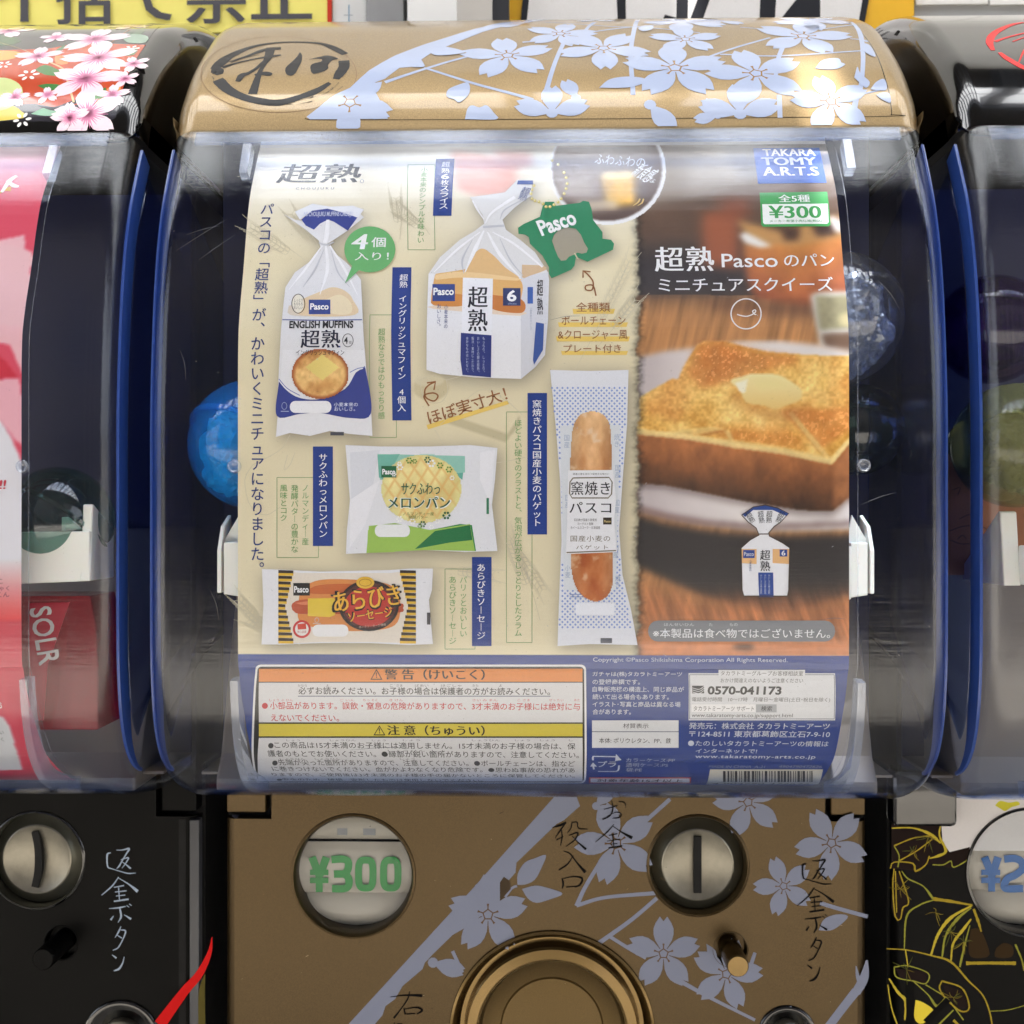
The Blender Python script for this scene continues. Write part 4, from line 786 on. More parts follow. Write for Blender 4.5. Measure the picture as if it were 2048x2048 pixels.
class Paint:
    """ink densities of a printed photograph, worked out per point of a fine grid on the sheet"""
    def __init__(s, S, u0, u1, px0, ytop, ybot, step):
        s.S = S; v0 = float(S.uv(px0, ybot)[1]); v1 = float(S.uv(px0, ytop)[1]); us = np.linspace(u0, u1, int((u1-u0)/step)+1)
        vs = np.unique(np.concatenate([np.linspace(v0, v1, int((v1-v0)/step)+1), [c for c in S.cuts if v0 < c < v1]])); s.u, s.v = np.meshgrid(us, vs); s.x, s.y = S.px(s.u, s.v)
        s.c = np.zeros(s.x.shape+(3,)); s.step = step
    def fill(s, c): s.c[:] = c
    def put(s, P, c, soft=1, tex=0, ts=20, seed=0, alpha=1.0, sm=0):
        if sm: P = spline(list(P)+[P[0]], sm)[:-1]
        m = inside(P, s.x, s.y).astype(float)
        if soft: m = blur(m, soft)
        m = (m*alpha)[..., None]; c = np.array(c, float) if not callable(c) else c(s.x, s.y)
        if c.ndim == 1: c = np.broadcast_to(c, s.c.shape).copy()
        if tex: c = c*(1+tex*(fbm(s.x, s.y, ts, seed)-.5)[..., None]*2)
        s.c = s.c*(1-m)+c*m
    def ell(s, cx, cy_, rx, ry, c, **k): s.put([(cx+rx*math.cos(t), cy_+ry*math.sin(t)) for t in np.linspace(0, 6.283, 40, endpoint=False)], c, **k)
    def sheet(s, name, m, parent, off=0.0, back=True):
        W3 = s.S.to3(s.u.ravel(), s.v.ravel(), off); h, wd = s.u.shape; i = np.arange(h*wd).reshape(h, wd)
        F = np.stack([i[:-1, :-1], i[:-1, 1:], i[1:, 1:], i[1:, :-1]], -1).reshape(-1, 4).tolist()
        o = mesh(name, W3, F, m, parent, smooth=True, cols=lin(np.clip(s.c, 0, 255).reshape(-1, 3))); return o
cardc = empty('display_card', (CX, 12, -600), 'cream and brown bread product card with blue warning block inside the gold machine', 'display card')
cardm = ink('card_print', .38, .0, .02, .4)
cx1 = float(Flat(12).uv(1698, 1024)[0]); cx0 = float(Flat(12).uv(476, 1024)[0])
A = Paint(CS, cx0, cx1, 1090, 292, 1572, 2.0)
x, y = A.x, A.y
# cream paper ground, whiter to the head
t = np.clip((y-300)/220, 0, 1)[..., None]; A.c = np.array([240, 236, 224])*(1-t)+np.array([233, 221, 184])*t
A.c = A.c*(1+.02*(fbm(x, y, 60, 3)-.5)[..., None])
def shadow(P, k=.26, n=6, dx=6, dy=8):
    m = blur(inside([(a+dx, b+dy) for a, b in P], x, y).astype(float), n)[..., None]; A.c = A.c*(1-m*k*np.array([1, 1, .92]))
MUF = [(566, 428), (590, 440), (625, 445), (712, 420), (728, 435), (695, 462), (668, 480), (655, 488), (668, 505), (700, 532), (722, 560), (724, 600), (728, 680), (733, 740), (738, 780), (743, 830), (745, 872), (700, 868), (660, 862), (620, 872), (580, 866), (552, 874), (555, 840), (556, 780), (560, 700), (566, 620), (571, 575), (590, 545), (625, 520), (642, 500), (638, 482), (612, 460)]
LOAF = [(940, 395), (965, 430), (968, 448), (950, 462), (920, 480), (880, 515), (857, 548), (855, 600), (853, 740), (880, 748), (950, 755), (1042, 758), (1070, 735), (1090, 710), (1096, 640), (1098, 560), (1096, 545), (1070, 505), (1040, 480), (1012, 460), (1005, 440), (1030, 415), (1062, 392), (1065, 362), (1035, 360), (1010, 385)]
MEL = [(691, 890), (760, 893), (860, 893), (940, 890), (995, 896), (990, 960), (984, 1010), (990, 1060), (995, 1102), (930, 1104), (850, 1100), (760, 1105), (692, 1108), (694, 1060), (700, 1000), (695, 940)]
HOT = [(524, 1138), (560, 1139), (640, 1143), (780, 1140), (820, 1137), (866, 1137), (864, 1180), (858, 1200), (866, 1288), (820, 1290), (740, 1286), (640, 1286), (560, 1289), (523, 1289), (527, 1210)]
BAG = [(1100, 740), (1180, 742), (1257, 740), (1254, 850), (1246, 950), (1238, 1060), (1245, 1150), (1262, 1220), (1275, 1290), (1180, 1288), (1115, 1292), (1118, 1200), (1123, 1080), (1120, 960), (1112, 860)]
CLIP = [(1085, 414), (1090, 404), (1108, 404), (1112, 412), (1160, 406), (1166, 402), (1178, 404), (1183, 418), (1186, 440), (1205, 465), (1205, 478), (1222, 480), (1228, 488), (1226, 500), (1175, 524), (1152, 514), (1149, 532), (1142, 540), (1103, 557), (1098, 548), (1098, 535), (1085, 512), (1060, 488), (1058, 475), (1050, 470), (1037, 468), (1036, 456), (1048, 448), (1080, 434)]
for P in (MUF, LOAF, MEL, HOT, BAG): shadow(P); shadow(P, .14, 14, 0, 4)
shadow(CLIP, .3, 5)
# sepia line-art props
for cx_, cy_, rx, ry in ((862, 775, 36, 26),): A.ell(cx_, cy_, rx, ry, (206, 192, 152), alpha=.8); A.ell(cx_-4, cy_-14, 30, 12, (222, 212, 180), alpha=.8)
A.put([(890, 845), (1010, 885), (1040, 850), (1040, 830), (1015, 868), (930, 840), (898, 825)], (196, 184, 146), alpha=.8, soft=1)
# printed photograph at right: table, jar, toast on its plate
edge = 1276+7*(fbm(y, x*0+3, 26, 9)-.5)*2+3*(vnoise(y, x*0, 5, 2)-.5)*2; ph = (x > edge)
B = A.c.copy(); grn = fbm((x+y*.22)*3.0, y*.28, 34, 21); gr = np.array([182, 128, 78])*(0.78+.5*grn[..., None])
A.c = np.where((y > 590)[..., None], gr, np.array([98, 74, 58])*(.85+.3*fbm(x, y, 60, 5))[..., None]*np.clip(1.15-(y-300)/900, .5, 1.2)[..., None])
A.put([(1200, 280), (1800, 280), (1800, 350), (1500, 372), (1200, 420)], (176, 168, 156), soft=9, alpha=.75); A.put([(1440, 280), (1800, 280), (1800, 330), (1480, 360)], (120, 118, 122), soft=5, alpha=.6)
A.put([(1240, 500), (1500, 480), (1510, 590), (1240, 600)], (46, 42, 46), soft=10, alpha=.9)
A.put([(1404, 425), (1475, 420), (1480, 540), (1404, 530)], (168, 92, 58), soft=5, alpha=.9); A.put([(1440, 395), (1500, 395), (1500, 440), (1440, 440)], (140, 76, 50), soft=6, alpha=.8)
A.put([(1484, 486), (1600, 470), (1700, 455), (1700, 610), (1600, 612), (1510, 596), (1492, 550)], lambda x, y: np.stack([210-.25*abs(x-1590)-.25*(y-480), 138-.2*abs(x-1590)-.34*(y-480), 62-.1*(y-480)+0*x], -1), soft=3, tex=.14, ts=40, seed=4)
A.put([(1475, 440), (1560, 462), (1700, 425), (1700, 470), (1590, 492), (1500, 486)], (196, 146, 86), soft=3); A.put([(1560, 452), (1600, 455), (1596, 480), (1570, 482)], (70, 44, 32), soft=3); A.put([(1622, 448), (1680, 440), (1672, 470), (1634, 474)], (64, 42, 34), soft=3)
A.put([(1478, 470), (1492, 464), (1530, 484), (1545, 492), (1520, 496), (1490, 486)], (236, 232, 226), soft=2); A.put([(1655, 434), (1668, 432), (1690, 450), (1686, 468), (1668, 462)], (214, 208, 204), soft=2)
A.put([(1400, 600), (1620, 606), (1700, 612), (1700, 635), (1600, 632), (1430, 618)], (88, 58, 44), soft=6, alpha=.8)
A.put([(1620, 590), (1640, 583), (1700, 583), (1700, 700), (1640, 694), (1632, 650)], (214, 208, 196), soft=2); A.put([(1630, 592), (1700, 590), (1700, 656), (1640, 660), (1634, 630)], (160, 152, 116), soft=2, tex=.1); A.put([(1678, 630), (1700, 622), (1700, 654), (1680, 650)], (216, 202, 150), soft=2); A.put([(1642, 668), (1700, 664), (1700, 700), (1650, 696)], (124, 96, 76), soft=2)
# plate
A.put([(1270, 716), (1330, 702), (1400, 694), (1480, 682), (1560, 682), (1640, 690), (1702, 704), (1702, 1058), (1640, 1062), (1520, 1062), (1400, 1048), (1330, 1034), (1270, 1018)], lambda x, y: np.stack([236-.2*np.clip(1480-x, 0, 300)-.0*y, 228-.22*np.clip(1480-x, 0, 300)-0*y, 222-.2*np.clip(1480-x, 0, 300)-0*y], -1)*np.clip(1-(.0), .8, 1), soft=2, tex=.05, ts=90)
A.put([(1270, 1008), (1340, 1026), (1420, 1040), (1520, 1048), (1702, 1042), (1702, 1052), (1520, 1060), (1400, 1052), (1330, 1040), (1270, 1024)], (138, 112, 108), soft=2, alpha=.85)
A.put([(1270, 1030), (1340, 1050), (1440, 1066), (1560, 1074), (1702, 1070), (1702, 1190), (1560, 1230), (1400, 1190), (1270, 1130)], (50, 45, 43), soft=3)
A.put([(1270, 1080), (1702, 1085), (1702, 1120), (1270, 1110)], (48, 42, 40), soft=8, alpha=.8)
A.put([(1270, 1170), (1400, 1200), (1702, 1190), (1702, 1320), (1270, 1320)], lambda x, y: np.array([186, 116, 72])*(.62+.75*fbm((x-y*.35)*2.6, y*.35, 26, 33))[..., None], soft=9, alpha=.85)
A.put([(1270, 1283), (1702, 1283), (1702, 1312), (1270, 1312)], (222, 142, 92), soft=3, tex=.08); A.ell(1488, 1294, 22, 5, (80, 54, 40), soft=2)
TOP = [(1270, 800), (1300, 782), (1345, 757), (1356, 758), (1366, 735), (1380, 712), (1394, 690), (1408, 682), (1425, 683), (1450, 682), (1490, 694), (1540, 704), (1620, 710), (1702, 712), (1702, 878), (1680, 905), (1664, 926), (1630, 920), (1560, 903), (1470, 892), (1370, 874), (1270, 864)]
CR = [(1270, 862), (1370, 872), (1470, 890), (1560, 902), (1664, 924), (1702, 876), (1702, 990), (1664, 1022), (1600, 1020), (1500, 1004), (1400, 984), (1330, 970), (1270, 966)]
A.put([(p[0], p[1]+9) for p in CR], (90, 70, 66), soft=3, alpha=.6)
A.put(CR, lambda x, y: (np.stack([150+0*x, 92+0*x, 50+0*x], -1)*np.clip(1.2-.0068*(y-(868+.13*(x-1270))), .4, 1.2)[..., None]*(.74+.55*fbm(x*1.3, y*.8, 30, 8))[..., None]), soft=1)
A.put([(1664, 924), (1702, 876), (1702, 990), (1668, 1020)], (176, 112, 66), soft=2, alpha=.8, tex=.2, ts=24)
def toast(x, y):
    f = fbm(x, y, 44, 12); g = vnoise(x, y, 5, 40); h = fbm(x, y, 90, 77)
    c = np.array([240, 190, 98])*(1-0*f)[..., None]
    c = c+(f-.5)[..., None]*np.array([70, 110, 120]); b = np.clip((h-.52)*5, 0, 1)[..., None]; c = c*(1-.5*b)+np.array([206, 124, 48])*.5*b
    c = c+((g-.5)*34)[..., None]*np.array([1, 1.1, .9]); return c
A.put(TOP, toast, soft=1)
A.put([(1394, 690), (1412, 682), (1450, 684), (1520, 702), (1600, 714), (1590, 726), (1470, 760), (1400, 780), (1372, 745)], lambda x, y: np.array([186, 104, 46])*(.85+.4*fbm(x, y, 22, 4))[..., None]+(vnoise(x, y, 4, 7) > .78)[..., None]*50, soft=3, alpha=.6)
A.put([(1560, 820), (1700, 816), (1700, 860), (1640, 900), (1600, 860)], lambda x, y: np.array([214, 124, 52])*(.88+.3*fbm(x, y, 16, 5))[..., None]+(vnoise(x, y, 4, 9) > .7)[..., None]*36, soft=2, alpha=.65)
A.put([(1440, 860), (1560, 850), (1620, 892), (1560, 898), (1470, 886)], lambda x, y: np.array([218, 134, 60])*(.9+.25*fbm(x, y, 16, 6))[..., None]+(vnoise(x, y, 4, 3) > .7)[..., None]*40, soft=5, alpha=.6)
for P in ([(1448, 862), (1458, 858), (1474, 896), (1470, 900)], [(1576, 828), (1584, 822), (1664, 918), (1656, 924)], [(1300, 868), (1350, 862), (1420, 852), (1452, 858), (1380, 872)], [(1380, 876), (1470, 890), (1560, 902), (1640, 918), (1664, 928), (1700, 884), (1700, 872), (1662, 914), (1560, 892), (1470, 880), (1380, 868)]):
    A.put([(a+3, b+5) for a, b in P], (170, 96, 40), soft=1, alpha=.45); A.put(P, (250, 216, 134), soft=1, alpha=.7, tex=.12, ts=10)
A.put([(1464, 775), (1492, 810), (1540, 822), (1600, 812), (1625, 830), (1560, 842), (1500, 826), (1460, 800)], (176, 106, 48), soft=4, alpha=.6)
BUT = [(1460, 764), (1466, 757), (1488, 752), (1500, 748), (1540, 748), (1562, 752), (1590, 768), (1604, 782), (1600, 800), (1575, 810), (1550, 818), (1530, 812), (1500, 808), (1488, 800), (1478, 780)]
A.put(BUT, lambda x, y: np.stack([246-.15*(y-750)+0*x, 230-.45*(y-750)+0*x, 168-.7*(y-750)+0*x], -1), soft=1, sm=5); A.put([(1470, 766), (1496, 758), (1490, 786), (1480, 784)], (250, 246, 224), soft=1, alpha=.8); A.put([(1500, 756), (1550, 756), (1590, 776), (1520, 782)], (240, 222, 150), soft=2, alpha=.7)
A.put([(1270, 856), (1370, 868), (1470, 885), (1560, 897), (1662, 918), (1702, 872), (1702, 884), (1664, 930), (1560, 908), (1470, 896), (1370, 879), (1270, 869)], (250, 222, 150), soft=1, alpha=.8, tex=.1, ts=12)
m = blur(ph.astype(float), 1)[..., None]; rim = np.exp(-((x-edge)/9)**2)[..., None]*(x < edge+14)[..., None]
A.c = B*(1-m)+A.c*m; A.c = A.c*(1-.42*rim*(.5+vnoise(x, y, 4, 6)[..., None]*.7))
# circle vignette at the head
A.ell(1215, 340, 117, 110, (240, 240, 240), soft=0); A.ell(1214, 338, 110, 104, lambda x, y: np.stack([104+.12*(400-y), 86+.12*(400-y), 80+.12*(400-y)], -1)+0*x[..., None], soft=1)
A.put([(1205, 350), (1268, 346), (1272, 410), (1212, 414)], (236, 186, 92), soft=3, tex=.15); A.put([(1205, 345), (1268, 342), (1268, 356), (1205, 360)], (250, 232, 180), soft=3); A.put([(1150, 402), (1230, 398), (1240, 418), (1160, 424)], (226, 210, 186), soft=3, alpha=.8); A.put([(1110, 360), (1190, 350), (1200, 400), (1120, 400)], (210, 200, 190), soft=6, alpha=.6)
# hand holding the loaf bag (printed)
A.put([(905, 300), (985, 312), (1030, 330), (1035, 372), (1000, 395), (955, 393), (915, 378), (905, 350)], (232, 172, 158), soft=4); A.put([(985, 300), (1060, 305), (1065, 330), (1010, 345)], (228, 170, 160), soft=4, alpha=.8)
# lower blue block
BLU = np.array([30, 60, 138]); A.put([(400, 1308), (1800, 1312), (1800, 1700), (400, 1700)], lambda x, y: BLU*(1+.05*(fbm(x, y, 80, 2)-.5))[..., None], soft=0)
sh = A.sheet('card_sheet', cardm, cardc)
# thin white back of the card
bk = Prof([(p[0]+2.2, p[1]) for p in CARDS[::-1]]); V = []; F = []
vs = [c for c in bk.s if c > float(CS.uv(1090, 1572)[1])]
for v in vs:
    q = bk.to3(np.array([cx0, cx1]), np.array([v, v]), 0); V += [tuple(q[0]), tuple(q[1])]
M().add(V, [[2*i, 2*i+1, 2*i+3, 2*i+2] for i in range(len(vs)-1)]).build('card_back', paint('card_stock_white', (236, 236, 234), .6), cardc, smooth=True)
NV = (42, 62, 124); WH = (244, 244, 244); GR = (112, 166, 100); DK = (58, 66, 84)
def P_(): return Print(CS, .55, .3)
# sketched wheat and sepia outlines
p = P_(); SK = (212, 204, 176)
def wheat(x0, y0, x1, y1, n=9, s=11):
    p = P_()
    p.stroke([(x0, y0), ((x0+x1)/2+6, (y0+y1)/2-4), (x1, y1)], 1.0, SK, 0, sm=8); dx, dy = x1-x0, y1-y0; L = math.hypot(dx, dy); dx /= L; dy /= L
    for i in range(n):
        t = .45+.55*i/n; cx_, cy_ = x0+(x1-x0)*t, y0+(y1-y0)*t
        for sg in (-1, 1):
            ax, ay = cx_-sg*dy*s*.8+dx*s*1.2, cy_+sg*dx*s*.8+dy*s*1.2
            p.stroke([(cx_, cy_), (cx_-sg*dy*s*.7+dx*2, cy_+sg*dx*s*.7+dy*2), (ax, ay)], .9, SK, 0, sm=5); p.stroke([(cx_, cy_), (cx_+dx*s*.7, cy_+dy*s*.7), (ax, ay)], .9, SK, 0, sm=5)
            p.stroke([(ax, ay), (ax+dx*s*2.2-sg*dy*5, ay+dy*s*2.2+sg*dx*5)], .7, SK, 0, sm=0)
    p.build('sketched_wheat', MT['ink'], cardc)
wheat(640, 545, 500, 455); wheat(650, 520, 585, 430); wheat(800, 480, 792, 400, 7); wheat(860, 470, 810, 430, 6); wheat(1150, 740, 1260, 520, 10); wheat(1190, 700, 1270, 600, 8); wheat(1000, 1050, 1085, 1180, 9); wheat(1080, 1240, 1020, 1080, 10); wheat(860, 1135, 985, 1150, 8); wheat(560, 1290, 478, 1200, 8); wheat(600, 1290, 500, 1240, 8)
for P in ([(505, 930), (490, 960), (500, 1010), (530, 1030), (560, 1015)], [(505, 930), (560, 900), (580, 870)], [(590, 905), (580, 930), (568, 940), (575, 910)], [(880, 850), (960, 780), (1010, 800), (1045, 830)], [(870, 860), (900, 900), (980, 925), (1050, 915)], [(840, 765), (850, 800), (880, 805), (895, 785), (893, 760)], [(838, 762), (862, 752), (893, 760)], [(893, 760), (950, 745)]): P_().stroke(P, 1.0, SK, 0, sm=6).build('sketched_outline', MT['ink'], cardc)
# head lettering
p = P_(); p.text('超熟', 556, 329, 722, 366, (34, 34, 44), 1, bold=.03, shear=.12); p.ring(724, 363, 3.4, 3.4, .8, NV, 1); p.text('CHOUJUKU', 592, 375, 668, 381, (70, 80, 110), 1, spacing=1.6); p.build('head_lettering', MT['ink'], cardc)
p = P_(); p.text('パスコの「超熟」が、かわいくミニチュアになりました。', 501, 408, 529, 1134, NV, 1, bold=.006, vert=True); p.build('headline_text', MT['ink'], cardc)
# green speech bubble
p = Print(CS, 2.6, .3); p.ell(740, 500, 51, 46, (104, 178, 108), 0).poly([(706, 530), (690, 568), (718, 542)], (104, 178, 108), 0.4)
p.text('4', 705, 470, 735, 500, WH, 1, bold=.05, shear=.1).text('個', 743, 476, 772, 496, WH, 1, bold=.01).text('入り！', 710, 506, 778, 522, WH, 1, bold=.012); p.build('speech_bubble', MT['ink'], cardc)
# blue name bars and the green framed notes
def bar(x0, y0, x1, y1, s, tx0, ty0, tx1, ty1, skew=0):
    q = P_(); q.poly([(x0+skew, y0), (x1+skew, y0), (x1, y1), (x0, y1)], (26, 58, 136), 1)
    if skew:
        parts = s.split('|'); n = sum(len(a) for a in parts)
        for i, ch in enumerate(s.replace('|', '')): yy = ty0+(ty1-ty0)*i/len(s.replace('|', '')); xx = skew*(1-(yy-y0)/(y1-y0)); q.text(ch, tx0+xx, yy, tx1+xx, yy+(ty1-ty0)/len(s)*.84, WH, 2, bold=.02)
    else: q.text(s, tx0, ty0, tx1, ty1, WH, 2, bold=.016, vert=True)
    q.build('name_bar', MT['ink'], cardc)
bar(866, 318, 903, 432, '超熟6枚スライス', 878, 325, 894, 420, skew=6)
bar(785, 535, 823, 841, '超熟 イングリッシュマフィン 4個入', 795, 549, 812, 823); bar(626, 893, 666, 1092, 'サクふわっメロンパン', 638, 908, 655, 1074)
bar(944, 1114, 983, 1292, 'あらびきソーセージ', 954, 1128, 971, 1278); bar(1055, 786, 1094, 1069, '窯焼きパスコ国産小麦のバゲット', 1065, 800, 1083, 1052)
def note(x0, y0, x1, y1, lines):
    q = P_(); [q.stroke([a, b], 1.3, (140, 168, 116), 0, sm=0) for a, b in (((x0, y0), (x1, y0)), ((x1, y0), (x1, y1)), ((x1, y1), (x0, y1)), ((x0, y1), (x0, y0)))]
    for s, a, b, c, d in lines: q.text(s, a, b, c, d, GR, 1, vert=True)
    q.build('note_frame', MT['ink'], cardc)
note(740, 630, 793, 875, [('超熟ならではのもっちり感', 756, 657, 770, 838)]); note(816, 330, 870, 500, [('小麦本来のシンプルな味わい', 837, 336, 851, 486)])
note(554, 955, 637, 1115, [('ノルマンディー産', 604, 970, 618, 1090), ('発酵バターの豊かな', 582, 970, 597, 1105), ('風味とコク', 560, 970, 575, 1042)])
note(1013, 824, 1064, 1285, [('ほどよい硬さのクラストと、気泡が広がるしっとりとしたクラム', 1029, 840, 1044, 1272)]); note(890, 1138, 950, 1298, [('パリッとおいしい', 920, 1153, 934, 1273), ('あらびきソーセージ', 898, 1153, 913, 1288)])
# hand-written brown notes on yellow marker
BR = (150, 96, 52); YL = (238, 204, 104)
p = P_(); p.poly([(853, 850), (1015, 801), (1018, 808), (856, 859)], YL, 0); p.text('ほぼ実寸大！', 852, 797, 1016, 826, BR, 1, rot=17.5, bold=.008)
p.stroke([(858, 812), (848, 792), (866, 786), (876, 792), (868, 802), (852, 795), (850, 780), (858, 770), (870, 764)], 3, BR, 1, sm=2); p.stroke([(854, 766), (871, 763), (868, 780)], 3, BR, 1.4, sm=0); p.build('handwritten_note', MT['ink'], cardc)
p = P_()
for s, x0, y0, x1, y1, ux0, ux1 in (('全種類', 1152, 605, 1220, 624, 1145, 1230), ('ボールチェーン', 1123, 632, 1251, 650, 1116, 1256), ('&クロージャー風', 1116, 660, 1255, 679, 1112, 1260), ('プレート付き', 1127, 689, 1242, 706, 1122, 1256)): p.poly([(ux0, y0+13), (ux1, y0+13), (ux1-3, y1+4), (ux0+2, y1+4)], YL, 0); p.text(s, x0, y0, x1, y1, BR, 1, bold=.004)
p.stroke([(1192, 592), (1186, 572), (1172, 572), (1172, 580), (1184, 580), (1186, 564), (1176, 550), (1168, 543)], 3, BR, 1, sm=2); p.stroke([(1166, 556), (1166, 542), (1181, 544)], 3, BR, 1.4, sm=0); p.build('handwritten_note', MT['ink'], cardc)
# green closure plate with its ball chain
p = P_(); GN = (40, 134, 92)
HO = [(1104, 482), (1108, 470), (1118, 460), (1134, 455), (1152, 458), (1162, 470), (1168, 485), (1176, 498), (1173, 506), (1164, 508), (1155, 506), (1148, 510), (1138, 514), (1132, 521), (1122, 522), (1116, 514), (1110, 500)]
Pp = [p.S.uv(a, b) for a, b in CLIP]; Hh = [p.S.uv(a, b) for a, b in HO]; tri = tessellate_polygon([[Vector((float(a), float(b), 0)) for a, b in Pp], [Vector((float(a), float(b), 0)) for a, b in Hh]]); al = Pp+Hh
p.raw([float(a) for a, b in al], [float(b) for a, b in al], tri, GN, 1); p.poly([(1148, 508), (1154, 518), (1158, 520), (1150, 506)], (210, 200, 170), 2)
p.text('Pasco', 1075, 430, 1152, 462, WH, 2.4, bold=.03, rot=21)
random.seed(3)
for q in [(1092, 414), (1086, 408), (1078, 404), (1070, 402), (1064, 398), (1062, 388), (1064, 380), (1068, 372), (1100, 414), (1108, 410), (1116, 405), (1122, 398), (1128, 388), (1132, 378), (1134, 368), (1132, 356), (1128, 346), (1116, 330), (1104, 322)]: p.ell(q[0], q[1], 3.2, 3.0, (214, 196, 110), 2, 10); p.ell(q[0]-.8, q[1]-.8, 1.3, 1.3, (246, 240, 190), 3, 8)
p.build('closure_plate', MT['ink'], cardc)
# ---- loaf bag
loaf = P_(); p = loaf; BAGW = (226, 226, 226)
p.poly(LOAF, BAGW, 1); p.poly([(857, 548), (1042, 552), (1042, 758), (950, 755), (880, 748), (853, 740)], (236, 236, 238), 1.5); p.poly([(1042, 552), (1097, 545), (1096, 640), (1090, 710), (1070, 735), (1042, 758)], (216, 217, 222), 1.5)
for P, c, lv in (([(872, 548), (925, 540), (975, 530), (1040, 560), (1042, 600), (1036, 622), (985, 618), (925, 610), (866, 610), (868, 560)], (226, 176, 106), 2), ([(866, 590), (925, 590), (925, 612), (866, 610)], (212, 140, 66), 2.4), ([(984, 590), (1044, 600), (1044, 626), (984, 618)], (202, 124, 58), 2.4), ([(872, 550), (925, 544), (1030, 556), (1034, 562), (925, 556), (872, 560)], (240, 206, 150), 2.8),
    ([(930, 545), (940, 520), (962, 498), (985, 510), (1010, 535), (1038, 558), (985, 556)], (226, 186, 130), 2.2), ([(1044, 530), (1085, 532), (1092, 540), (1060, 552), (1045, 556)], (216, 186, 148), 2), ([(866, 612), (985, 612), (1040, 620), (1040, 632), (866, 618)], (234, 214, 190), 2.2)): p.poly(P, c, lv, sm=5)
p.poly([(926, 556), (986, 558), (984, 672), (923, 668)], (240, 240, 244), 3.2)
for P, wd in (([(968, 462), (950, 500), (930, 545)], [3, 8, 2]), ([(975, 465), (1000, 510), (1040, 555)], [3, 7, 2]), ([(985, 465), (1030, 490), (1085, 535)], [2, 5, 3]), ([(960, 465), (915, 500), (868, 545)], [2, 5, 2]), ([(970, 448), (985, 425), (1030, 395)], [2, 5, 8]), ([(968, 440), (955, 420), (945, 402)], [2, 4, 3])): p.stroke(P, wd, (246, 246, 248), 3.4, sm=6)
for P, wd in (([(945, 480), (925, 520), (928, 548)], [1, 4, 1]), ([(1000, 478), (1020, 520), (1046, 552)], [1, 3, 1]), ([(966, 455), (1008, 452)], 5), ([(1000, 440), (1010, 420), (1050, 398)], [1, 3, 1])): p.stroke(P, wd, (196, 198, 204), 3.3, sm=6)
p.poly([(1036, 362), (1066, 362), (1066, 370), (1034, 370)], (60, 90, 160), 3.5); p.text('超\n熟', 1040, 375, 1058, 402, (70, 90, 150), 3.5, rot=-20, line=.9)
p.rect(865, 569, 910, 603, (44, 66, 140), 4).rect(1006, 577, 1041, 612, (44, 56, 104), 4)
p.text('超熟', 936, 574, 975, 663, (26, 28, 44), 4, bold=.03, vert=True); p.text('6', 1014, 581, 1033, 604, WH, 5, bold=.03); p.text('slices', 1016, 606, 1033, 610, (160, 170, 200), 5)
p.text('小麦本来の', 888, 611, 896, 657, NV, 4, vert=True).text('おいしさ。', 874, 609, 882, 652, NV, 4, vert=True)
p.poly([(922, 666), (983, 671), (982, 755), (925, 750), (921, 720)], (42, 54, 122), 4); [p.text(s, a, 674, a+5, 744, (190, 198, 224), 5, vert=True) for s, a in (('もっちり、しっとり、', 965), ('おいしさの鍵は超熟。', 954), ('製法・素材にこだわり、', 943), ('余計なものはいれない。', 932))]
p.poly([(1072, 645), (1088, 648), (1086, 700), (1068, 730), (1066, 720)], (60, 88, 156), 4).rect(1055, 575, 1066, 608, (60, 96, 170), 4); p.text('超熟', 1074, 560, 1086, 630, (26, 28, 44), 4, bold=.02, vert=True); p.text('小麦本来のおいしさ', 1060, 615, 1064, 660, (150, 160, 180), 4, vert=True)
loafo = p.build('loaf_bag_picture', MT['gloss_ink'] if False else MT['ink'], cardc)
q = Print(CS, 3.2, .2); q.text('Pasco', 867, 577, 908, 592, WH, 1, bold=.03); q.build('maker_logo', MT['ink'], loafo)
# ---- muffin bag
p = P_(); p.poly(MUF, (228, 228, 230), 1); p.poly([(566, 700), (728, 700), (745, 872), (700, 868), (660, 862), (620, 872), (580, 866), (552, 874)], (234, 234, 236), 1.4)
p.poly([(602, 600), (620, 592), (640, 584), (665, 575), (690, 582), (706, 600), (710, 630), (600, 630)], (230, 206, 168), 2, sm=6); p.poly([(578, 612), (610, 606), (640, 600), (640, 630), (580, 630)], (224, 212, 194), 1.9, sm=5); p.poly([(650, 600), (680, 590), (702, 606), (700, 628), (660, 626)], (238, 222, 186), 2.4, sm=5)
p.poly([(603, 440), (625, 420), (655, 418), (684, 425), (716, 434), (696, 462), (668, 444), (656, 440), (640, 448), (628, 460), (612, 452)], (52, 66, 144), 2); p.poly([(590, 424), (625, 408), (660, 414), (706, 412), (728, 420), (716, 436), (684, 425), (655, 418), (625, 422), (600, 440)], (232, 234, 240), 2.2); p.text('NS CHOUJUKU MUFFINS CHOUJU', 608, 424, 706, 436, (200, 206, 230), 3, bold=.02)
for P, wd in (([(656, 440), (654, 470), (650, 487)], [6, 10, 8]), ([(652, 492), (655, 540), (640, 590)], [4, 7, 1]), ([(660, 492), (690, 540), (715, 590)], [3, 5, 1]), ([(645, 492), (610, 540), (578, 580)], [3, 5, 1])): p.stroke(P, wd, (246, 246, 248), 2.6, sm=6)
for P, wd in (([(648, 500), (630, 540), (606, 575)], [1, 4, 1]), ([(662, 500), (676, 545), (700, 575)], [1, 3, 1]), ([(638, 486), (652, 491), (668, 485)], 3)): p.stroke(P, wd, (200, 202, 208), 2.5, sm=6)
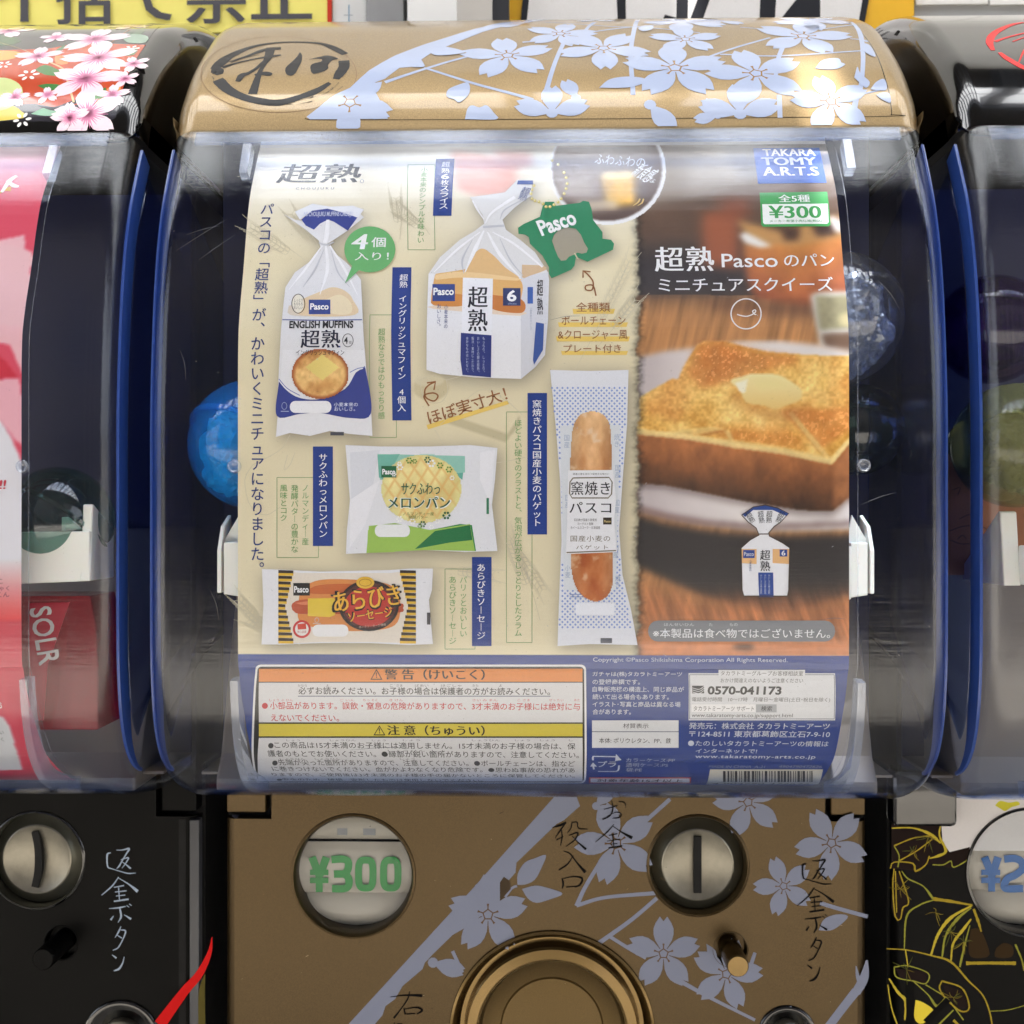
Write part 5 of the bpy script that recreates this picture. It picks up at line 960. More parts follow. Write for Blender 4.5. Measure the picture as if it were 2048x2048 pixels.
p.ring(597, 608, 13, 19, 1.5, (70, 60, 50), 3); p.ell(596, 608, 12, 18, (238, 232, 214), 2.8); p.text('しっとり\nもちもち\nおいしい', 588, 598, 606, 619, (80, 70, 60), 3.3)
p.rect(618, 600, 661, 629, (48, 70, 146), 3); p.stroke([(565, 640), (640, 641), (724, 640)], 2, (60, 80, 150), 3)
p.text('ENGLISH MUFFINS', 579, 642, 707, 657, (36, 38, 44), 3, bold=.035); p.text('超熟', 602, 660, 680, 696, (30, 34, 60), 3, bold=.03, spacing=1.05); p.ring(696, 681, 10.5, 13, 1.3, (60, 60, 70), 3); p.text('4', 688, 674, 696, 688, (40, 40, 50), 3, bold=.01); p.text('個', 698, 682, 703, 688, (40, 40, 50), 3); p.rect(678, 692, 681, 695, (40, 60, 140), 3)
p.poly([(558, 763), (575, 782), (600, 796), (640, 798), (690, 778), (712, 745), (726, 738), (731, 737), (742, 827), (700, 836), (640, 826), (600, 828), (554, 832)], (48, 62, 140), 2.2, sm=8); p.stroke([(558, 758), (575, 777), (600, 791)], 1.4, (90, 110, 180), 3); p.stroke([(700, 745), (716, 737), (730, 735)], 1.4, (90, 110, 180), 3)
p.rrect(580, 802, 663, 826, 11, (240, 240, 242), 3.4); p.text('小麦本来の\nおいしさ。', 668, 805, 716, 822, (210, 216, 236), 3.4, bold=.01); p.ring(569, 812, 5, 7, 1.2, (150, 160, 200), 3.4); p.rect(562, 822, 578, 823.5, (170, 180, 210), 3.4); p.rect(661, 864, 688, 871, (70, 72, 80), 3)
muf = p.build('muffin_bag_picture', MT['ink'], cardc)
def patch(cx_, cy_, rx, ry, fn, name, par, step=1.9, off=2.0, P=None):
    """a small printed photograph inside an outline"""
    P = P or [(cx_+rx*math.cos(t), cy_+ry*math.sin(t)) for t in np.linspace(0, 6.283, 48, endpoint=False)]
    xs = [a for a, b in P]; ys = [b for a, b in P]; u0 = float(CS.uv(min(xs), np.mean(ys))[0]); u1 = float(CS.uv(max(xs), np.mean(ys))[0]); v0 = float(CS.uv(np.mean(xs), max(ys))[1]); v1 = float(CS.uv(np.mean(xs), min(ys))[1])
    us = np.arange(u0, u1, step); vs = np.unique(np.concatenate([np.arange(v0, v1, step), [c for c in CS.cuts if v0 < c < v1]])); uu, vv = np.meshgrid(us, vs); X, Y = CS.px(uu, vv); C = lin(np.clip(fn(X, Y), 0, 255)); W3 = CS.to3(uu.ravel(), vv.ravel(), off)
    h, wd = uu.shape; i = np.arange(h*wd).reshape(h, wd); ok = inside(P, (X[:-1, :-1]+X[1:, 1:])/2, (Y[:-1, :-1]+Y[1:, 1:])/2); F = np.stack([i[:-1, :-1], i[:-1, 1:], i[1:, 1:], i[1:, :-1]], -1)[ok]
    used = np.unique(F); mp = -np.ones(h*wd, int); mp[used] = np.arange(len(used)); return mesh(name, W3[used], mp[F].tolist(), cardm, par, smooth=True, cols=C.reshape(-1, 3)[used])
def muffin(x, y):
    r = np.hypot((x-641)/56, (y-748)/49); f = fbm(x, y, 26, 15); c = np.array([222, 170, 100])+((f-.5)*120)[..., None]*np.array([.7, 1, .9])+((vnoise(x, y, 5, 4)-.5)*24)[..., None]
    e_ = np.clip((r-.86)/.12, 0, 1)[..., None]; c = c*(1-e_)+np.array([168, 92, 46])*e_; b = (abs(x-645)/34+abs(y-735)/26 < 1)[..., None]; b2 = np.clip(1-np.hypot((x-662)/40, (y-768)/20), 0, 1)[..., None]
    c = c*(1-.6*b2)+np.array([200, 132, 62])*.6*b2; return np.where(b, np.array([236, 212, 122])+((x-645)*.25)[..., None], c)
patch(641, 748, 57, 50, muffin, 'muffin_photo', muf)
q = Print(CS, 3.2, .2); q.text('Pasco', 621, 608, 658, 621, WH, 1, bold=.03); q.build('maker_logo', MT['ink'], muf)
q = Print(CS, 3.2, .2); q.text('イングリッシュマフィン', 593, 700, 689, 711, (40, 36, 40), 1, bold=.02); q.build('muffin_lettering', MT['ink'], muf)
# ---- melon bread bag
p = P_(); p.poly(MEL, (232, 233, 236), 1)
for P, c in (([(700, 905), (760, 900), (740, 1000), (705, 1080)], (222, 224, 229)), ([(960, 905), (990, 900), (982, 1010), (960, 960)], (240, 240, 243)), ([(700, 1000), (760, 960), (730, 1050), (700, 1095)], (240, 240, 243)), ([(755, 908), (930, 912), (930, 945), (760, 960)], (150, 204, 186)), ([(755, 910), (800, 908), (770, 960), (758, 955)], (116, 186, 166)), ([(890, 912), (930, 912), (925, 960), (900, 940)], (108, 180, 160)), ([(840, 908), (870, 908), (860, 930), (830, 926)], (190, 224, 214)),
             ([(738, 1052), (790, 1046), (860, 1060), (940, 1048), (950, 1102), (850, 1100), (733, 1106)], (158, 196, 88)), ([(736, 1060), (770, 1062), (790, 1104), (734, 1106)], (176, 208, 110)), ([(770, 1098), (800, 1070), (860, 1060), (920, 1048), (944, 1050), (952, 1102), (850, 1100), (775, 1104)], (44, 136, 76)), ([(830, 1098), (870, 1062), (940, 1050), (945, 1080), (900, 1085)], (34, 116, 66)), ([(820, 1068), (880, 1062), (840, 1090), (790, 1098)], (64, 152, 88))): p.poly(P, c, 1.5+random.random()*.8)
p.rect(973, 996, 978, 1028, (60, 130, 96), 3); p.rrect(750, 1049, 820, 1074, 11, (238, 240, 238), 4.4)
mel = p.build('melon_bread_bag_picture', MT['ink'], cardc)
def melon(x, y):
    f = fbm(x, y, 30, 18); c = np.array([240, 222, 150])+((f-.5)*60)[..., None]*np.array([.8, 1, 1]); g = np.minimum(abs(((x+y*.6) % 26)-13), abs(((x-y*.75) % 28)-14)); k = np.exp(-(g/2.6)**2)[..., None]*.55
    c = c*(1-k)+np.array([232, 168, 88])*k; r = np.hypot((x-843)/80, (y-978)/68); e_ = np.clip((r-.8)/.2, 0, 1)[..., None]; return c*(1-.6*e_)+np.array([222, 222, 150])*.6*e_
patch(843, 978, 80, 68, melon, 'melon_bread_photo', mel, off=1.6)
q = Print(CS, 2.2, .3); q.rect(763, 932, 793, 955, (28, 104, 62), 1); q.text('Pasco', 765, 938, 791, 949, WH, 2, bold=.03)
random.seed(5)
for i in range(26):
    t = i/26*6.28; a, b = 843+66*math.cos(t)+random.uniform(-8, 8), 985+68*math.sin(t)+random.uniform(-6, 6); cc = random.choice([(40, 100, 60), (248, 248, 244), (110, 150, 60), (248, 248, 244)]); r_ = random.choice([2.4, 3.2, 4])
    if 958 < b < 1030: continue
    for k in range(6): q.ell(a+r_*1.5*math.cos(k*1.047), b+r_*1.5*math.sin(k*1.047), r_*.62, r_*.62, cc, 1+random.random()*.8, 8)
q.text('サクふわっ', 803, 966, 880, 989, (28, 96, 70), 3, bold=.02, shear=.1); q.text('メロンパン', 775, 992, 902, 1018, (242, 246, 236), 2.6, bold=.09); q.text('メロンパン', 777, 994, 900, 1016, (20, 86, 66), 3.4, bold=.035)
q.text('ノルマンディー産\n発酵バター', 806, 1024, 868, 1038, (120, 130, 60), 3, line=.9); q.build('melon_bread_lettering', MT['ink'], mel)
# ---- sausage bun bag
p = P_(); p.poly(HOT, (234, 234, 236), 1); p.poly([(560, 1141), (600, 1146), (780, 1146), (828, 1140), (830, 1286), (740, 1284), (640, 1284), (562, 1287)], (232, 222, 206), 1.4)
for s_ in (0, 1):
    for k in range(13):
        yy = 1140+k*11.3; f_ = abs(k-6)/6; w_ = 14+16*f_
        x0, x1 = ((557, 557+w_) if s_ == 0 else (830-w_, 832)); p.poly([(x0, yy), (x1, yy+1), (x1, yy+6.5), (x0, yy+6)], (52, 40, 34), 2.4); p.poly([(x0, yy+6), (x1, yy+6.5), (x1, yy+11.4), (x0, yy+11.2)], (228, 184, 54), 2.0)
p.poly([(600, 1178), (640, 1160), (720, 1160), (780, 1170), (800, 1200), (790, 1250), (720, 1262), (640, 1256), (598, 1240)], (222, 142, 74), 2, sm=8); p.poly([(610, 1184), (640, 1170), (720, 1168), (770, 1176), (770, 1186), (640, 1188)], (202, 104, 50), 2.4, sm=6)
p.poly([(583, 1212), (592, 1202), (640, 1198), (790, 1204), (806, 1216), (790, 1226), (640, 1228), (592, 1226)], (186, 84, 50), 2.8, sm=6); p.poly([(590, 1206), (620, 1202), (640, 1204), (610, 1210)], (220, 130, 92), 3.1, sm=4); p.poly([(616, 1197), (668, 1196), (674, 1204), (670, 1230), (660, 1234), (616, 1232)], (232, 200, 66), 3.2)
p.rect(587, 1166, 620, 1191, (24, 22, 22), 3.4); p.rrect(625, 1249, 697, 1273, 11, (242, 240, 238), 3.4); p.ell(604, 1258, 18, 18, (206, 52, 50), 3); p.ell(604, 1258, 13.5, 13.5, (238, 232, 226), 3.4); p.poly([(595, 1248), (612, 1246), (613, 1258), (596, 1259)], (214, 70, 50), 3.8); p.text('安心品質', 595, 1261, 613, 1266, (190, 60, 60), 3.8); p.ring(634, 1240, 4, 4.5, 1.2, (210, 190, 180), 3.4); p.rect(626, 1246, 642, 1247.2, (210, 200, 190), 3.4); p.rect(854, 1225, 861, 1249, (80, 78, 80), 3)
hot = p.build('sausage_bun_bag_picture', MT['ink'], cardc)
q = Print(CS, 2.4, .25); q.ell(738, 1211, 60, 51, (34, 24, 22), 1); q.ell(738, 1211, 55, 46, (84, 40, 34), 1.5); q.ell(738, 1213, 49, 40, (192, 52, 42), 2); q.ell(731, 1165, 18, 12, (230, 184, 60), 2.6); q.ring(731, 1165, 12, 7, 1.4, (180, 130, 40), 3)
q.text('あらびき', 664, 1173, 803, 1221, (28, 20, 18), 3, bold=.1, rot=7); q.text('あらびき', 668, 1176, 800, 1217, (240, 184, 62), 3.6, bold=.045, rot=7); q.text('ソーセージ', 694, 1216, 788, 1240, (28, 20, 18), 3.2, bold=.09, rot=8); q.text('ソーセージ', 697, 1219, 785, 1238, (242, 188, 66), 3.9, bold=.035, rot=8)
q.text('ポークソーセージ使用', 718, 1249, 772, 1254, (220, 200, 180), 3.2, rot=6); q.text('Pasco', 589, 1172, 618, 1185, WH, 4, bold=.03); q.build('sausage_lettering', MT['ink'], hot)
# ---- baguette bag
p = P_(); p.poly(BAG, (228, 230, 236), 1)
def dots(poly, y0, y1, lv):
    n = 0
    for j, yy in enumerate(np.arange(y0, y1, 5.2)):
        for i, xx in enumerate(np.arange(1104, 1272, 5.2)):
            if (i+j) % 2 == 0 and inside(poly, np.array([xx-2, xx+2.5]), np.array([yy, yy])).all(): p.poly([(xx-2.6, yy), (xx, yy-2.6), (xx+2.6, yy), (xx, yy+2.6)], (136, 160, 214), lv)
dots([(1102, 776), (1256, 776), (1250, 900), (1240, 1000), (1238, 1080), (1246, 1160), (1266, 1256), (1116, 1258), (1122, 1160), (1124, 1060), (1118, 930)], 776, 1256, 1.5)
p.poly([(1120, 852), (1240, 850), (1236, 1000), (1232, 1180), (1128, 1180), (1124, 1000)], (222, 226, 230), 2)
for k, (a, b) in enumerate(((1128, 870), (1228, 868), (1230, 930), (1130, 990), (1228, 1000), (1130, 1130), (1230, 1150), (1226, 1090))): p.text(random.choice(['小麦', '国産', 'パン', '焼き']), a, b, a+11, b+26, (160, 176, 200), 2.4, vert=True)
p.rect(1113, 1252, 1270, 1290, (232, 233, 238), 2.6) if False else None
p.rrect(1151, 1206, 1229, 1230, 4, (238, 240, 246), 3); p.rect(1201, 1276, 1224, 1286, (90, 94, 104), 3); p.rect(1140, 1188, 1180, 1189.5, (120, 140, 190), 2.8); p.rect(1140, 1193, 1190, 1194.5, (120, 140, 190), 2.8)
bag = p.build('baguette_bag_picture', MT['ink'], cardc)
def bag_(x, y):
    f = fbm(x*1.4, y*.7, 34, 25); k = np.clip((y-830)/360, 0, 1)[..., None]; c = np.array([226, 176, 122])*(1-k)+np.array([196, 112, 56])*k; c = c+((f-.5)*110)[..., None]*np.array([.8, 1, .95])
    r = (abs(x-1184)/40)[..., None]; c = c*(1-.28*np.clip(r-.45, 0, 1)); w_ = np.clip((fbm(x, y, 18, 55)-.62)*6, 0, 1)[..., None]; return c*(1-.5*w_)+np.array([240, 222, 196])*.5*w_
patch(0, 0, 0, 0, bag_, 'baguette_photo', bag, off=2.0, P=spline([(1184, 822), (1160, 830), (1146, 856), (1142, 900), (1140, 950), (1142, 1080), (1142, 1130), (1150, 1170), (1166, 1192), (1190, 1203), (1212, 1194), (1224, 1172), (1227, 1130), (1226, 1080), (1224, 950), (1222, 880), (1218, 846), (1204, 828), (1184, 822)], 6)[:-1].tolist())
q = Print(CS, 2.8, .25); q.poly([(1136, 941), (1226, 940), (1232, 1000), (1228, 1040), (1234, 1104), (1132, 1108), (1134, 1040)], (238, 238, 240), 1)
GD = (120, 112, 92); [q.stroke(P_2, 2.4, GD, 2, sm=0) for P_2 in ([(1146, 956), (1218, 955), (1224, 964), (1223, 988), (1216, 996), (1144, 996), (1139, 987), (1140, 964), (1146, 956)], [(1133, 1105), (1232, 1101)])]
q.text('国産小麦を味わう窯焼きの味わい', 1146, 946, 1218, 950, (60, 60, 64), 2); q.text('窯焼き', 1142, 963, 1220, 990, (28, 30, 38), 2.4, bold=.015, spacing=1.1); q.text('パスコ', 1139, 1004, 1222, 1026, (28, 30, 38), 2, bold=.02, spacing=1.1)
q.text('石臼挽き国産小麦使用\nヨーグルト発酵\nホイールスコーラ・北海道産', 1141, 1037, 1200, 1058, (50, 50, 54), 2, line=1.3); q.rect(1206, 1035, 1223, 1049, (50, 40, 30), 2); q.text('Pasco', 1208, 1040, 1221, 1045, (200, 180, 120), 2.6, bold=.03); q.text('国産小麦の', 1141, 1071, 1220, 1083, (110, 100, 80), 2, spacing=1.1); q.text('バゲット', 1152, 1090, 1216, 1099, (110, 100, 80), 2, spacing=1.2)
q.build('paper_label', MT['ink'], bag)
# ---- right photo lettering
q = P_(); q.text('超熟', 1310, 494, 1427, 543, (240, 240, 240), 1, bold=.035, spacing=1.05); q.text('Pasco', 1443, 508, 1555, 535, (240, 240, 240), 1, bold=.008); q.text('のパン', 1568, 508, 1668, 533, (240, 240, 240), 1, bold=.018); q.text('ミニチュアスクイーズ', 1317, 555, 1666, 583, (240, 240, 240), 1, bold=.018)
q.ring(1492, 628, 30, 30, 2.6, (236, 232, 228), 1, n=60); q.stroke([(1474, 629), (1480, 631), (1492, 633), (1503, 630), (1511, 624), (1510, 620), (1505, 623), (1509, 629), (1512, 629)], 2.4, (236, 232, 228), 1, sm=2); q.build('title_lettering', MT['ink'], cardc)
q = P_(); q.text('ふわふわの', 1190, 312, 1290, 332, (240, 240, 240), 1, rot=-8); q.text('新食感', 1270, 330, 1310, 362, (240, 240, 240), 1.5, bold=.04, rot=-40); q.text('な', 1297, 356, 1311, 366, (240, 240, 240), 1, rot=-20); q.stroke([(1275, 412), (1284, 406), (1287, 398)], [1, 3, 3], (230, 200, 130), 1, sm=3); q.stroke([(1266, 412), (1276, 405), (1280, 398)], [1, 3, 3], (230, 200, 130), 1.4, sm=3); q.build('vignette_lettering', MT['ink'], cardc)
q = P_(); q.poly([(1506, 297), (1638, 296), (1653, 366), (1516, 368)], (52, 98, 186), 1); q.text('TAKARA', 1526, 299, 1630, 313, (246, 246, 248), 2, bold=.06); q.text('TOMY', 1524, 316, 1631, 331, (246, 246, 248), 2, bold=.07); q.text('A.R.T.S', 1526, 335, 1636, 352, (246, 246, 248), 2, bold=.055); q.build('publisher_logo', MT['ink'], cardc)
q = P_(); q.poly([(1519, 386), (1654, 384), (1661, 449), (1657, 453), (1526, 454), (1522, 450)], (66, 164, 86), 1); q.poly([(1524, 409), (1655, 408), (1657, 445), (1654, 448), (1529, 449), (1526, 446)], (244, 246, 242), 2); q.text('全5種', 1557, 390, 1619, 405, (244, 248, 244), 2, bold=.03); q.text('¥300', 1538, 412, 1641, 437, (66, 164, 86), 3, bold=.045); q.text('メーカー希望小売価格(税込)', 1539, 440, 1644, 446, (70, 150, 90), 3, bold=.01); q.build('price_tag', MT['ink'], cardc)
q = P_(); q.rrect(1296, 1241, 1670, 1283, 20, (138, 140, 142), 1); q.text('※本製品は食べ物ではございません。', 1306, 1257, 1660, 1276, (246, 246, 246), 2, bold=.012)
for s, a, b in (('ほんせいひん', 1328, 1388), ('た', 1418, 1425), ('もの', 1459, 1475)): q.text(s, a, 1246, b, 1252, (220, 222, 224), 2)
q.build('disclaimer_strip', MT['ink'], cardc)
# drawn loaf bag at the lower right of the photograph
q = P_(); OL = (70, 56, 44)
for P, c in (([(1483, 1030), (1506, 1014), (1530, 1010), (1555, 1016), (1577, 1027), (1560, 1045), (1548, 1053), (1537, 1066), (1538, 1072), (1565, 1086), (1579, 1096), (1577, 1180), (1574, 1192), (1488, 1192), (1484, 1180), (1482, 1096), (1500, 1080), (1518, 1070), (1512, 1056), (1496, 1044)], (240, 240, 242)),):
    q.poly(P, c, 1); q.stroke(P+[P[0]], 1.8, OL, 4, sm=0)
q.poly([(1484, 1028), (1506, 1014), (1530, 1010), (1555, 1016), (1577, 1026), (1572, 1032), (1545, 1020), (1506, 1020), (1490, 1034)], (44, 76, 150), 2); q.poly([(1483, 1098), (1513, 1098), (1513, 1128), (1483, 1126)], (238, 190, 130), 2); q.poly([(1545, 1098), (1578, 1098), (1578, 1128), (1545, 1126)], (236, 186, 126), 2)
q.rect(1486, 1100, 1509, 1116, (40, 70, 146), 3).rect(1559, 1099, 1574, 1113, (40, 70, 146), 3); q.text('Pasco', 1488, 1104, 1507, 1112, WH, 4); q.text('6', 1563, 1101, 1570, 1111, WH, 4, bold=.04); q.text('超熟', 1520, 1100, 1540, 1142, (24, 26, 40), 3, bold=.02, vert=True)
for a, r_ in ((1494, 30), (1516, 8), (1532, -4), (1554, -26)): q.text('超\n熟', a, 1022, a+12, 1046, (30, 34, 50), 3, rot=r_, line=.95)
q.poly([(1516, 1145), (1546, 1145), (1547, 1194), (1518, 1194)], (42, 74, 150), 3); [q.text('おいしさの鍵は超熟', a, 1149, a+4, 1188, (200, 210, 230), 4, vert=True) for a in (1520, 1528, 1536)]; q.text('小麦本来の', 1498, 1120, 1503, 1142, NV, 4, vert=True); q.stroke([(1517, 1068), (1539, 1068)], 2, OL, 4.6, sm=0)
q.build('drawn_loaf_bag', MT['ink'], cardc)
# ---- warning table
WT = P_(); q = WT; q.rrect(511, 1329, 1172, 1700 if False else 1566, 10, (238, 238, 238), .6); q.rrect(515, 1333, 1168, 1564, 8, (30, 28, 26), 1); q.poly([(518, 1337), (1165, 1337), (1165, 1363), (518, 1363)], (236, 146, 70), 1.6); q.rect(518, 1365, 1165, 1444, (226, 226, 228), 1.6); q.rect(518, 1447, 1165, 1472, (222, 204, 72), 1.6); q.rect(518, 1475, 1165, 1562, (222, 222, 224), 1.6)
q.poly([(741, 1359), (753, 1337.5), (765, 1359)], (30, 28, 26), 2).poly([(744, 1357), (753, 1341), (762, 1357)], (236, 146, 70), 2.4).text('!', 751.8, 1344, 754.2, 1355, (30, 28, 26), 3, bold=.02)
q.poly([(747, 1470), (759, 1450), (771, 1470)], (30, 28, 26), 2).poly([(750, 1468), (759, 1453), (768, 1468)], (222, 204, 72), 2.4).text('!', 757.8, 1455, 760.2, 1466, (30, 28, 26), 3, bold=.02)
q.text('警 告（けいこく）', 770, 1338, 969, 1359, (26, 22, 20), 2, bold=.045); q.text('注 意（ちゅうい）', 775, 1450, 969, 1470, (26, 24, 20), 2, bold=.045); BK = (36, 36, 38); RD2 = (196, 44, 52)
q.text('必ずお読みください。お子様の場合は保護者の方がお読みください。', 597, 1374, 1100, 1389, BK, 2, bold=.008); q.rect(596, 1391, 1101, 1392.4, (60, 80, 120), 2)
q.ell(530, 1411, 6, 6, RD2, 2, 16); q.text('小部品があります。誤飲・窒息の危険がありますので、3才未満のお子様には絶対に与', 540, 1404, 1160, 1419, RD2, 2, bold=.008); q.text('えないでください。', 542, 1428, 678, 1442, RD2, 2, bold=.006)
for s, a, b, yy in (('かなら', 596, 614, 1368), ('よ', 652, 658, 1368), ('こ', 780, 786, 1368), ('さま', 793, 805, 1368), ('ばあい', 830, 857, 1368), ('ほごしゃ', 882, 923, 1368), ('かた', 945, 957, 1368), ('よ', 998, 1004, 1368), ('しょう ぶ ひん', 539, 586, 1397), ('ご いん', 680, 709, 1397), ('ちっ そく', 726, 755, 1397), ('き けん', 779, 806, 1397), ('さい み まん', 945, 995, 1397), ('こ さま', 1035, 1060, 1397), ('ぜっ たい', 1098, 1127, 1397), ('あた', 1148, 1160, 1397)): q.text(s, a, yy, b, yy+5, (90, 80, 84) if yy < 1390 else (200, 90, 96), 2)
L_ = [('この商品は15才未満のお子様には適用しません。15才未満のお子様の場合は、保', 549, 1484, 1151, 1497, 1), ('護者のもとでお使いください。●縁部が鋭い箇所がありますので、注意してください。', 536, 1501, 1158, 1514, 0), ('先端が尖った箇所がありますので、注意してください。●ボールチェーンは、指など', 557, 1519, 1150, 1531, 1), ('に巻きつけないでください。血がかよわなくなり危険です。●思わぬ事故の恐れがあ', 545, 1533, 1150, 1543, 0), ('りますので、ご使用後は3才未満のお子様の手の届かないところに保管してください。', 545, 1546, 1150, 1553, 0), ('安全のため、破損、変形したものは使用しないでください。', 566, 1556, 965, 1561, 1)]
for s, a, b, c, d, bl in L_:
    q.text(s, a, b, c, d, (60, 60, 62), 2, bold=.004)
    if bl: q.ell(a-7, (b+d)/2, 5.5, (d-b)*.42, (60, 60, 62), 2, 14)
for a, b, yy in ((573, 600, 1478), (660, 712, 1478), (744, 772, 1478), (806, 840, 1478), (944, 1000, 1478), (1030, 1060, 1478), (1080, 1110, 1478), (1138, 1146, 1478), (540, 560, 1499), (652, 660, 1499), (776, 850, 1499), (864, 890, 1499), (560, 610, 1515), (630, 680, 1515), (800, 830, 1515)): q.text('しょうひん'[:max(1, int((b-a)/9))], a, yy, b, yy+3.6, (110, 110, 114), 2)
q.build('warning_table', MT['ink'], cardc)
# ---- maker information block
IB = P_(); q = IB; LT = (206, 212, 228)
q.text('Copyright ©Pasco Shikishima Corporation All Rights Reserved.', 1186, 1315, 1575, 1326, LT, 1)
for i, s in enumerate(('ガチャは(株)タカラトミーアーツ', 'の登録商標です。', '自動販売機の構造上、同じ商品が', '続いて出る場合もあります。', 'イラスト･写真と商品は異なる場', '合があります。')): q.text(s, 1185, 1343+i*14.9, (1364, 1280, 1368, 1338, 1361, 1262)[i], 1354+i*14.9, LT, 1, bold=.01)
q.rect(1184, 1440, 1357, 1495, (224, 226, 230), 1).rect(1184, 1462, 1357, 1463.4, (90, 96, 120), 2); q.text('材質表示', 1246, 1446, 1297, 1456, (60, 60, 66), 2).text('本体: ポリウレタン、PP、鉄', 1198, 1475, 1342, 1486, (60, 60, 66), 2)
q.rect(1377, 1346, 1670, 1440, (226, 228, 232), 1); [q.stroke([a, b], 1.2, (80, 90, 120), 2, sm=0) for a, b in (((1379, 1349), (1668, 1349)), ((1668, 1349), (1668, 1437)), ((1668, 1437), (1379, 1437)), ((1379, 1437), (1379, 1349)))]; q.rect(1437, 1339, 1610, 1352, (230, 232, 236), 2.6)
q.text('タカラトミーグループお客様相談室', 1441, 1341, 1606, 1351, (70, 72, 80), 3).text('おかけ間違えのないようご注意ください', 1441, 1356, 1606, 1365, (80, 82, 88), 2)
q.rect(1384, 1371, 1408, 1386, (40, 42, 50), 2); [q.stroke([(1384, 1375+4*i), (1398, 1378+4*i), (1408, 1372+4*i)], 1.4, (226, 228, 232), 3, sm=3) for i in range(3)]; q.text('0570-041173', 1415, 1372, 1563, 1389, (34, 36, 42), 2, bold=.035)
q.text('電話受付時間　10～17時　月曜日～金曜日(土日･祝日を除く)', 1384, 1394, 1660, 1404, (100, 102, 108), 2); q.rect(1383, 1408, 1511, 1423, (246, 246, 248), 2).rect(1512, 1408, 1553, 1424, (176, 180, 186), 2); q.text('タカラトミーアーツ サポート', 1387, 1411, 1508, 1421, (80, 82, 90), 3).text('検索', 1522, 1411, 1544, 1421, (60, 60, 66), 3, bold=.02); q.text('www.takaratomy-arts.co.jp/support.html', 1383, 1426, 1585, 1436, (80, 82, 88), 2)
q.text('発売元：株式会社 タカラトミーアーツ', 1378, 1445, 1659, 1458, LT, 1, bold=.02).text('〒124-8511 東京都葛飾区立石7-9-10', 1378, 1461, 1660, 1474, LT, 1, bold=.01)
q.ell(1382, 1486, 6, 5.5, LT, 1, 16); q.text('たのしいタカラトミーアーツの情報は', 1391, 1481, 1657, 1492, LT, 1, bold=.012).text('インターネットで!', 1391, 1497, 1514, 1506, LT, 1, bold=.01).text('www.takaratomy-arts.co.jp', 1390, 1509, 1631, 1518, LT, 1, bold=.01, spacing=1.1); q.text('MADE IN CHINA  A-21', 1418, 1530, 1530, 1535, (150, 158, 184), 1).text('4904790472626', 1558, 1530, 1644, 1535, (150, 158, 184), 1)
[q.stroke(P, 3.4, LT, 1, sm=4) for P in ([(1186, 1520), (1186, 1513), (1192, 1512), (1235, 1513)], [(1238, 1530), (1236, 1540), (1228, 1542), (1196, 1542)], [(1188, 1538), (1186, 1530)])]; q.poly([(1232, 1507), (1243, 1519), (1230, 1521)], LT, 2).poly([(1180, 1532), (1186, 1524), (1194, 1532)], LT, 2); q.text('プラ', 1196, 1521, 1232, 1533, LT, 2, bold=.02)
for i, s in enumerate(('カラーケース:PP', '透明ケース:PS', '袋:PE')): q.text(s, 1252, 1516+i*9.6, (1350, 1336, 1284)[i], 1523.5+i*9.6, (180, 188, 210), 1)
q.rect(1178, 1554, 1382, 1566, (200, 60, 66), 1).rect(1181, 1556, 1379, 1564, (226, 224, 224), 1.8); q.text('対象年齢15才以上', 1194, 1557, 1366, 1563, (70, 50, 50), 2.6, bold=.03)
q.poly([(1420, 1538), (1646, 1538), (1636, 1568), (1412, 1568)], (214, 210, 196), 1); random.seed(9); xx = 1446
while xx < 1625:
    w_ = random.choice([1.6, 2.4, 3.6, 5]); q.rect(xx, 1541, xx+w_, 1563, (36, 34, 40), 2); xx += w_+random.choice([1.8, 2.6, 3.8])
q.text('4 904790 472626', 1424, 1565, 1620, 1568, (60, 60, 60), 2); q.build('maker_information', MT['ink'], cardc)
# clear sleeve the card slides in
sp = [(p_[0]-4, p_[1]) for p_ in CARDS]
for nm, a, b in (('clear_sleeve', cx0-3, cx1+17),):
    V = []; 
    for q_ in sp: V += [(a, q_[0], q_[1]), (b, q_[0], q_[1])]
    M().add(V, [[2*i, 2*i+1, 2*i+3, 2*i+2] for i in range(len(sp)-1)]).build(nm, MT['sleeve'], cardc, smooth=True)
V = []
for q_ in sp: V += [(cx1+15.6, q_[0]-.6, q_[1]), (cx1+17, q_[0]-.6, q_[1])]
M().add(V, [[2*i, 2*i+1, 2*i+3, 2*i+2] for i in range(len(sp)-1)]).build('sleeve_edge', MT['rail'], cardc, smooth=True)
# ================================================================== left card
cl = empty('display_card', (CX-PITCH, 12, -600), 'pink and red product card inside the left black machine, cut by the frame', 'display card')
xr = float(Flat(12).uv(43, 1024)[0]); L2 = Paint(CS, xr-420, xr, 40, 292, 1560, 3); x, y = L2.x, L2.y
t = np.clip((y-290)/110, 0, 1)[..., None]; L2.c = np.array([240, 190, 200])*(1-t)+np.array([222, 74, 96])*t
L2.put([(-400, 560), (50, 470), (50, 760), (20, 690), (-400, 600)], (240, 186, 190), soft=1); L2.put([(-400, 470), (24, 490), (60, 545), (60, 640), (10, 650), (-400, 560)], (238, 190, 192), soft=1, sm=20)
L2.put([(-400, 745), (-40, 690), (10, 720), (40, 760), (-400, 860)], (206, 36, 60), soft=1); L2.put([(-400, 780), (10, 758), (38, 756), (60, 900), (30, 880), (0, 840), (-400, 820)], (240, 176, 186), soft=1)
